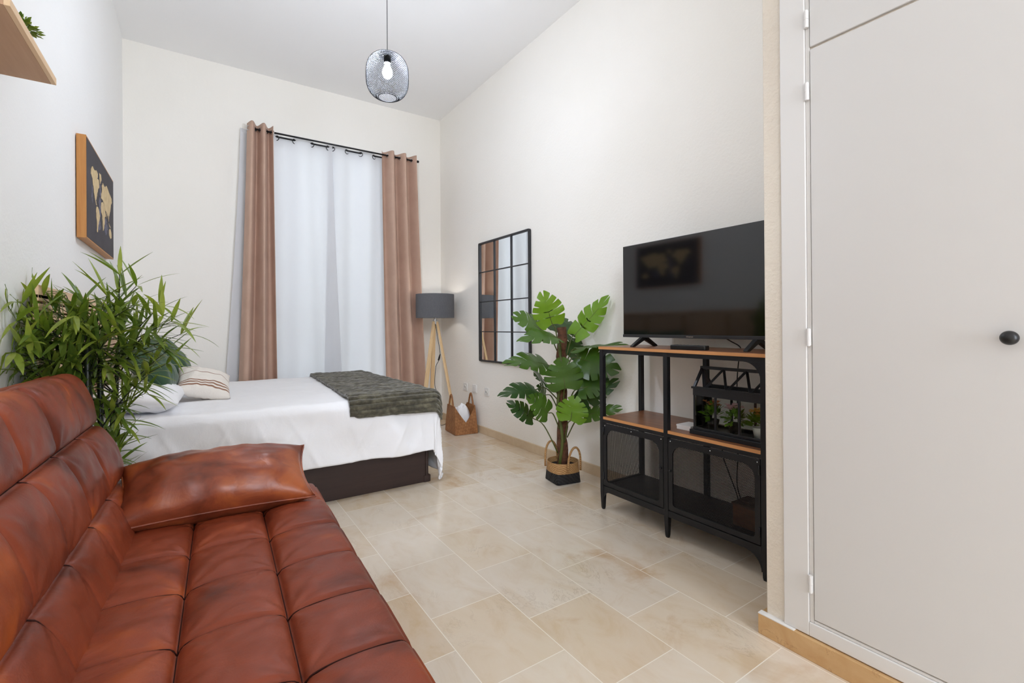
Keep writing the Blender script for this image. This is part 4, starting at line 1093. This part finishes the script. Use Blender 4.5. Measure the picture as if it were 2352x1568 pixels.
def flower_plant(y, x, potmat, petal, label, nf, tilt=0.0, hgt=0.085):
    t = thing('flower_pot', label, 'plant', (x, y, LZ + 0.022), 'potted flowers inside the small greenhouse')
    z0 = LZ + 0.0225
    MB().lathe([(0, 0), (0.020, 0), (0.030, 0.048), (0.027, 0.048), (0.025, 0.042), (0, 0.042)], (x, y, z0), 24).build('pot', potmat, t, smooth=True)
    m = MB(); tuft(m, (x, y, z0 + 0.040 + hgt * 0.25), 0.040, 90, 0.036, R, 1.1); m.build('foliage', 'monstera_bright', t)
    m = MB()
    for _ in range(nf):
        a = R.uniform(0, 2 * pi); r = R.uniform(0, 0.040)
        c = Vector((x + r * cos(a), y + r * sin(a), z0 + 0.030 + hgt + R.uniform(-0.014, 0.016)))
        for q in range(5):
            b_ = a + q * 2 * pi / 5; d = Vector((cos(b_), sin(b_), 0.5)).normalized() * 0.015; s_ = Vector((-sin(b_), cos(b_), 0)) * 0.0065
            m.add([c, c + d * 0.6 + s_, c + d, c + d * 0.6 - s_], [(0, 1, 2, 3)])
    m.build('flowers', petal, t)
flower_plant(1.352, 2.077, 'black_plastic', 'petal_orange', 'leafy plant with faded orange flowers at the left of the greenhouse', 16, hgt=0.092)
flower_plant(1.240, 2.077, 'soil', 'petal_pink', 'pink flowering plant in the middle of the greenhouse', 34, hgt=0.088)
flower_plant(1.125, 2.077, 'ceramic', 'petal_yellow', 'yellow flowering plant in a white pot at the right of the greenhouse', 20, hgt=0.080)
pbx = thing('card_box', 'small white card box beside the miniature greenhouse', 'box', (2.075, 1.49, 0.5435))
MB().box((2.03, 1.445, 0.5435), (2.13, 1.525, 0.558)).build('box_base', 'paper', pbx, bevel=0.001); MB().box((2.0285, 1.4435, 0.5585), (2.1315, 1.5265, 0.567)).build('box_lid', 'paper', pbx, bevel=0.001)

# ------------------------------------------------------------------ monstera
MC = Vector((2.100, 2.516, 0))
mo = thing('monstera_plant', 'tall monstera plant on a coir pole in a straw basket', 'plant', (2.1, 2.516, 0))
rot = radians(-10)
def pot_fn(z0, z1, r_, n=48):
    def fn(a, c):
        z = z0 + (z1 - z0) * c; k = min(1, z / 0.135); an = 2 * pi * a + rot
        ca, sa = cos(2 * pi * a), sin(2 * pi * a)
        sq = 0.094 / max(abs(ca), abs(sa)); ro = 0.110
        rr = sq * (1 - k) + ro * k if sq < 0.126 else 0.126 * (1 - k) + ro * k
        rr -= r_
        return MC + Vector((rr * cos(an), rr * sin(an), z))
    return fn
m = MB(); m.grid(pot_fn(0.002, 0.072, 0), 64, 8, wrap_u=True); m.f.append(tuple(range(64))); m.build('basket_base', 'black_weave', mo, smooth=False)
m = MB(); m.grid(pot_fn(0.072, 0.140, 0), 64, 6, wrap_u=True); m.build('basket_rim', 'straw', mo, solid=0.006, offset=-1)
for ang_ in (95, 275):
    a = radians(ang_); d = Vector((cos(a), sin(a), 0)); tdir = Vector((-sin(a), cos(a), 0))
    P = [MC + d * (0.112 + 0.006 * sin(pi * i / 18)) + tdir * (0.060 * cos(pi * i / 18)) + UZ * (0.085 + 0.05 * min(1, sin(pi * i / 18) * 3) + 0.115 * sin(pi * i / 18)) for i in range(19)]
    MB().tube(P, 0.0075, 8).build('handle', 'straw', mo, smooth=True)
m = MB(); m.lathe([(0.100, 0.105), (0.0, 0.115)], MC, 40); m.build('soil', 'soil', mo, smooth=True)
P = [MC + Vector((0.004 * sin(i * 0.9), 0.004 * cos(i * 1.3), 0.09 + (1.062 - 0.09) * i / 24)) for i in range(25)]
MB().tube(P, [0.037 - 0.004 * i / 24 + 0.003 * sin(i * 2.1) for i in range(25)], 18).build('pole', 'coir', mo, smooth=True)
P = [MC + Vector((-0.035 + 0.01 * sin(i * 0.5), -0.020 + 0.012 * cos(i * 0.7), 0.1 + 0.85 * i / 18)) for i in range(19)]
MB().tube(P, 0.011, 8).build('stem', 'petiole', mo, smooth=True)

def monstera_leaf(base, tip, width, nrm, mat, attach, droop=0.18, cup=0.25, nl=5, seed=0):
    base = Vector(base); tip = Vector(tip); ax = tip - base; L = ax.length; ax.normalize()
    n = Vector(nrm); n = (n - ax * n.dot(ax)).normalized(); sd = ax.cross(n)
    rnd = random.Random(seed)
    m = MB()
    def wid(t): return width * 0.55 * (sin(pi * min(1, (t + 0.13) / 1.13) ** 0.75) ** 0.8)
    def P(t, r, sg):
        rr = r * wid(max(t, 0.0))
        tt = t + 0.20 * r ** 1.4 * (0.2 + t) - 0.16 * r ** 1.2 * max(0, 1 - t * 3.2)
        z = cup * rr * 0.6 - cup * 1.6 * rr * rr / max(width, 0.01) - droop * L * max(0, tt) ** 2.2 + 0.022 * L * sin(t * 16 + seed) * r + 0.03 * L * sin(t * 7 + 2 * seed) * r * sg
        return base + ax * (tt * L) + sd * (sg * rr) + n * z
    for sg in (1, -1):
        ts = [0.0] + [0.02 + 0.96 * ((k_ + 1) / nl) ** 0.92 for k_ in range(nl)]
        for k_ in range(nl):
            a, b_ = ts[k_], ts[k_ + 1]
            deep = rnd.uniform(0.42, 0.66)
            rows = [(0.0, a, b_), (deep, a, b_)]
            g = (b_ - a) * (0.065 + 0.05 * rnd.random())
            if k_ == nl - 1: rows += [(0.75, a + g, b_), (0.94, a + g * 1.5, b_ - g * 0.3), (1.0, a + g * 2.4, b_ - g * 1.4)]
            elif k_ == 0: rows += [(0.75, a - 0.02, b_ - g), (0.94, a + g * 0.2, b_ - g * 1.2), (1.0, a + g * 1.4, b_ - g * 2.2)]
            else: rows += [(0.75, a + g * 0.8, b_ - g * 0.8), (0.93, a + g * 1.1, b_ - g * 1.1), (1.0, a + g * 1.9, b_ - g * 1.6)]
            NS = 4; vs = []
            for (r, x, y) in rows: vs += [P(x + (y - x) * q / NS, r, sg) for q in range(NS + 1)]
            fs = [(i * (NS + 1) + q, i * (NS + 1) + q + 1, (i + 1) * (NS + 1) + q + 1, (i + 1) * (NS + 1) + q) for i in range(len(rows) - 1) for q in range(NS)]
            m.add(vs, fs)
    lo = m.build('leaf', mat, mo, smooth=True, weld=True)
    # midrib and stalk
    at = Vector(attach); mid = at.lerp(base, 0.55) + UZ * (0.02 + 0.12 * (base - at).length) * (1 if base.z > at.z - 0.02 else 0.4)
    MB().tube(smooth_path([at, mid, base, P(0.35, 0, 1) - n * 0.001, P(0.85, 0, 1) - n * 0.001], 5), [0.0045] * 6 + [0.0036] * 5 + [0.0025] * 5 + [0.0015] * 5, 6).build('petiole', 'petiole', lo, smooth=True)
# leaves in plant coordinates: base, tip, width, facing, colour, height of attachment
def A_(z, dx=0.0, dy=0.0): return MC + Vector((dx, dy, z))
VD = (-0.72, -0.68, 0.15)     # roughly towards the room
LEAVES = [
 ((2.005, 2.50, 1.085), (1.910, 2.47, 1.265), 0.20, (-0.6, -0.75, 0.25), 'monstera_bright', 0.93, 0.05),
 ((1.985, 2.58, 1.035), (1.800, 2.58, 1.150), 0.20, (-0.4, -0.6, 0.7), 'monstera_mid', 0.90, 0.15),
 ((2.000, 2.42, 0.985), (1.742, 2.33, 1.070), 0.15, (-0.1, -0.55, 0.8), 'monstera_mid', 0.86, 0.35),
 ((2.010, 2.55, 0.800), (1.690, 2.44, 0.895), 0.19, (-0.3, -0.6, 0.75), 'monstera_mid', 0.70, 0.22),
 ((2.200, 2.49, 1.010), (2.330, 2.33, 1.230), 0.16, (-0.75, -0.45, 0.3), 'monstera_bright', 0.86, -0.05),
 ((2.140, 2.60, 1.020), (2.270, 2.64, 1.115), 0.22, (-0.6, -0.7, 0.3), 'monstera_dark', 0.90, 0.10),
 ((2.155, 2.42, 0.910), (2.300, 2.15, 0.985), 0.15, (-0.15, -0.15, 1.0), 'monstera_mid', 0.82, 0.16),
 ((2.165, 2.44, 0.850), (2.260, 2.20, 0.800), 0.23, (-0.75, -0.45, 0.5), 'monstera_mid', 0.78, 0.12),
 ((2.030, 2.40, 0.655), (2.000, 2.40, 0.830), 0.24, (-0.65, -0.72, 0.1), 'monstera_mid', 0.52, 0.06),
 ((1.900, 2.56, 0.640), (1.665, 2.52, 0.680), 0.15, (-0.3, -0.55, 0.8), 'monstera_dark', 0.56, 0.25),
 ((1.945, 2.48, 0.490), (1.790, 2.43, 0.600), 0.16, (-0.55, -0.7, 0.5), 'monstera_mid', 0.36, 0.10),
 ((1.905, 2.60, 0.440), (1.745, 2.60, 0.550), 0.12, (-0.5, -0.7, 0.5), 'monstera_dark', 0.19, 0.10),
 ((2.060, 2.385, 0.440), (2.075, 2.36, 0.580), 0.20, (-0.68, -0.72, 0.15), 'monstera_bright', 0.27, 0.05),
 ((2.150, 2.40, 0.640), (2.250, 2.27, 0.700), 0.17, (-0.55, -0.6, 0.6), 'monstera_mid', 0.50, 0.15),
 ((2.180, 2.44, 0.545), (2.270, 2.22, 0.690), 0.15, (-0.7, -0.55, 0.35), 'monstera_dark', 0.44, 0.10),
 ((2.180, 2.38, 0.455), (2.275, 2.20, 0.540), 0.12, (-0.6, -0.35, 0.7), 'monstera_mid', 0.30, 0.15),
 ((2.190, 2.50, 0.740), (2.300, 2.32, 0.690), 0.22, (-0.7, -0.55, 0.4), 'monstera_dark', 0.66, 0.10),
 ((1.985, 2.58, 0.700), (1.880, 2.50, 0.740), 0.18, (-0.5, -0.7, 0.5), 'monstera_dark', 0.60, 0.10),
 ((2.020, 2.60, 0.590), (1.930, 2.54, 0.650), 0.13, (-0.5, -0.7, 0.5), 'monstera_dark', 0.50, 0.10),
 ((2.240, 2.62, 0.860), (2.320, 2.60, 0.960), 0.18, (-0.7, -0.6, 0.3), 'monstera_dark', 0.78, 0.10),
]
for i, (bs, tp_, wd, nr, mt_, ah, dr) in enumerate(LEAVES):
    d = Vector((bs[0] - MC.x, bs[1] - MC.y, 0)).normalized() * 0.034
    monstera_leaf(bs, tp_, wd, nr, mt_, MC + d + UZ * ah, dr, seed=i + 3)

# ------------------------------------------------------------------ bamboo-leaf plant behind the sofa
BCN = Vector((-0.335, 2.40, 0))
bp = thing('bamboo_plant', 'bushy artificial bamboo plant behind the end of the sofa', 'plant', (-0.335, 2.40, 0))
MB().lathe([(0, 0.0), (0.10, 0.0), (0.125, 0.26), (0.118, 0.26), (0.112, 0.235), (0, 0.235)], BCN, 36).build('pot', 'black_plastic', bp, smooth=True)
CANES = [((-0.345, 2.345), (-0.345, 2.335), 1.02, 0.014), ((-0.315, 2.375), (-0.315, 2.385), 1.05, 0.011), ((-0.375, 2.41), (-0.40, 2.40), 1.10, 0.012), ((-0.30, 2.44), (-0.27, 2.46), 1.00, 0.010), ((-0.36, 2.46), (-0.36, 2.50), 1.05, 0.010)]
cane_pts = []
for (a, b_, h, r) in CANES:
    P = [Vector((a[0] + (b_[0] - a[0]) * i / 12, a[1] + (b_[1] - a[1]) * i / 12, 0.23 + (h - 0.23) * i / 12)) for i in range(13)]
    cane_pts.append(P)
    rs = [r * (1.12 if i % 3 == 0 else 0.95) * (1 - 0.25 * i / 12) for i in range(13)]
    MB().tube(P, rs, 10).build('cane', 'cane', bp, smooth=True)
def blade(mb, p, d, L, W_, up, curl):
    d = d.normalized(); s_ = d.cross(up)
    if s_.length < 1e-3: s_ = d.cross(Vector((1, 0, 0)))
    s_.normalize(); n = s_.cross(d)
    vs = []; K = 6; q = Vector(p); dd = d.copy()
    for i in range(K + 1):
        t_ = i / K; w_ = W_ / 2 * (sin(pi * min(1, t_ * 0.97 + 0.03) ** 0.8) ** 0.85) if i < K else 0.0005
        vs += [q + s_ * w_ + n * w_ * 0.25, q.copy(), q - s_ * w_ + n * w_ * 0.25]
        dd = (dd + Vector((0, 0, -curl / K)) ).normalized(); q = q + dd * (L / K)
        n = s_.cross(dd)
    for v_ in vs:
        if v_.x < XL + 0.012: v_.x = XL + 0.012 + R.uniform(0, 0.004)
    mb.add(vs, [(i * 3 + j, i * 3 + j + 1, i * 3 + j + 4, i * 3 + j + 3) for i in range(K) for j in (0, 1)])
RB = random.Random(11)
def branch(start, end, nleaf, size, sag=0.03):
    start = Vector(start); end = Vector(end)
    mid = start.lerp(end, 0.5) + UZ * (0.05 * (end - start).length + sag)
    path = smooth_path([start, mid, end], 6)
    st = MB().tube(path, [0.0032 - 0.002 * i / (len(path) - 1) for i in range(len(path))], 5)
    bo = st.build('branch', 'cane', bp, smooth=True)
    m = MB(); D = (end - start).normalized()
    for k_ in range(nleaf):
        f = 0.30 + 0.70 * k_ / (nleaf - 1)
        i = min(len(path) - 1, int(f * (len(path) - 1))); p = path[i]
        if k_ >= nleaf - 4: p = end
        a = RB.uniform(0, 2 * pi)
        side = D.cross(Vector((cos(a), sin(a), RB.uniform(-0.3, 0.3))))
        if side.length < 0.1: side = Vector((1, 0, 0))
        side.normalize()
        dir_ = (D * RB.uniform(0.5, 1.1) + side * RB.uniform(0.5, 1.0) + UZ * RB.uniform(-0.40, 0.22))
        blade(m, p, dir_, size * RB.uniform(0.75, 1.25), size * RB.uniform(0.10, 0.145), (UZ + side * RB.uniform(-0.5, 0.5)).normalized(), RB.uniform(0.1, 0.9))
    m.build('foliage', 'bamboo_leaf', bo, smooth=True)
ENDS = []
RV = Vector((cos(YAW), -sin(YAW), 0)); FV = Vector((sin(YAW), cos(YAW), 0))
# crown: hand-placed tips (right, depth, height) around the canes
for (r_, dp, z) in [(0.28, -0.02, 1.12), (0.30, 0.05, 1.05), (0.26, 0.0, 1.00), (0.20, -0.06, 1.16), (0.14, 0.03, 1.24), (0.05, 0.0, 1.20), (0.02, -0.07, 1.17), (-0.05, -0.06, 1.20), (-0.10, -0.10, 1.19), (-0.16, -0.16, 1.17), (-0.20, -0.22, 1.12),
                    (0.22, 0.08, 0.93), (0.24, -0.04, 0.90), (0.16, -0.09, 1.08), (0.10, -0.10, 1.03), (0.03, -0.12, 1.06), (-0.04, -0.14, 1.02), (-0.10, -0.16, 1.04), (-0.17, -0.20, 1.00), (-0.20, -0.24, 0.96),
                    (0.08, 0.06, 1.14), (0.16, 0.10, 1.04), (0.01, 0.08, 1.10), (-0.06, 0.04, 1.10), (-0.13, -0.22, 0.90), (-0.17, -0.24, 0.86), (-0.06, -0.10, 0.94), (0.02, -0.10, 0.95), (0.09, -0.06, 0.93), (0.14, -0.02, 0.86),
                    (0.18, 0.02, 0.82), (0.15, -0.03, 0.76), (0.12, -0.02, 0.70), (0.11, -0.02, 0.62), (0.10, -0.03, 0.55), (0.24, 0.02, 1.16), (-0.12, -0.05, 1.12), (0.20, 0.0, 1.05), (0.06, -0.14, 1.12), (-0.02, -0.16, 0.98),
                    (-0.14, -0.34, 1.16), (-0.16, -0.30, 1.08), (-0.13, -0.36, 1.02), (-0.15, -0.32, 0.95), (-0.10, -0.28, 1.10), (-0.10, -0.26, 1.00), (0.12, -0.02, 1.00), (0.26, 0.02, 0.98), (0.06, 0.0, 1.04), (-0.02, -0.04, 1.15), (0.30, 0.0, 1.10), (-0.16, -0.42, 1.10), (-0.15, -0.44, 1.00), (-0.14, -0.40, 0.94), (0.10, 0.0, 1.28)]:
    e = BCN + RV * r_ + FV * dp + UZ * z
    if e.x < XL + 0.03: e.x = XL + 0.03
    ci = RB.choice(cane_pts); zz = max(0.35, min(1.0, z - RB.uniform(0.10, 0.22)))
    st = ci[min(12, max(0, int((zz - 0.23) / (ci[-1].z - 0.23) * 12)))]
    branch(st, e, RB.randint(13, 18), RB.uniform(0.115, 0.15), 0.01)
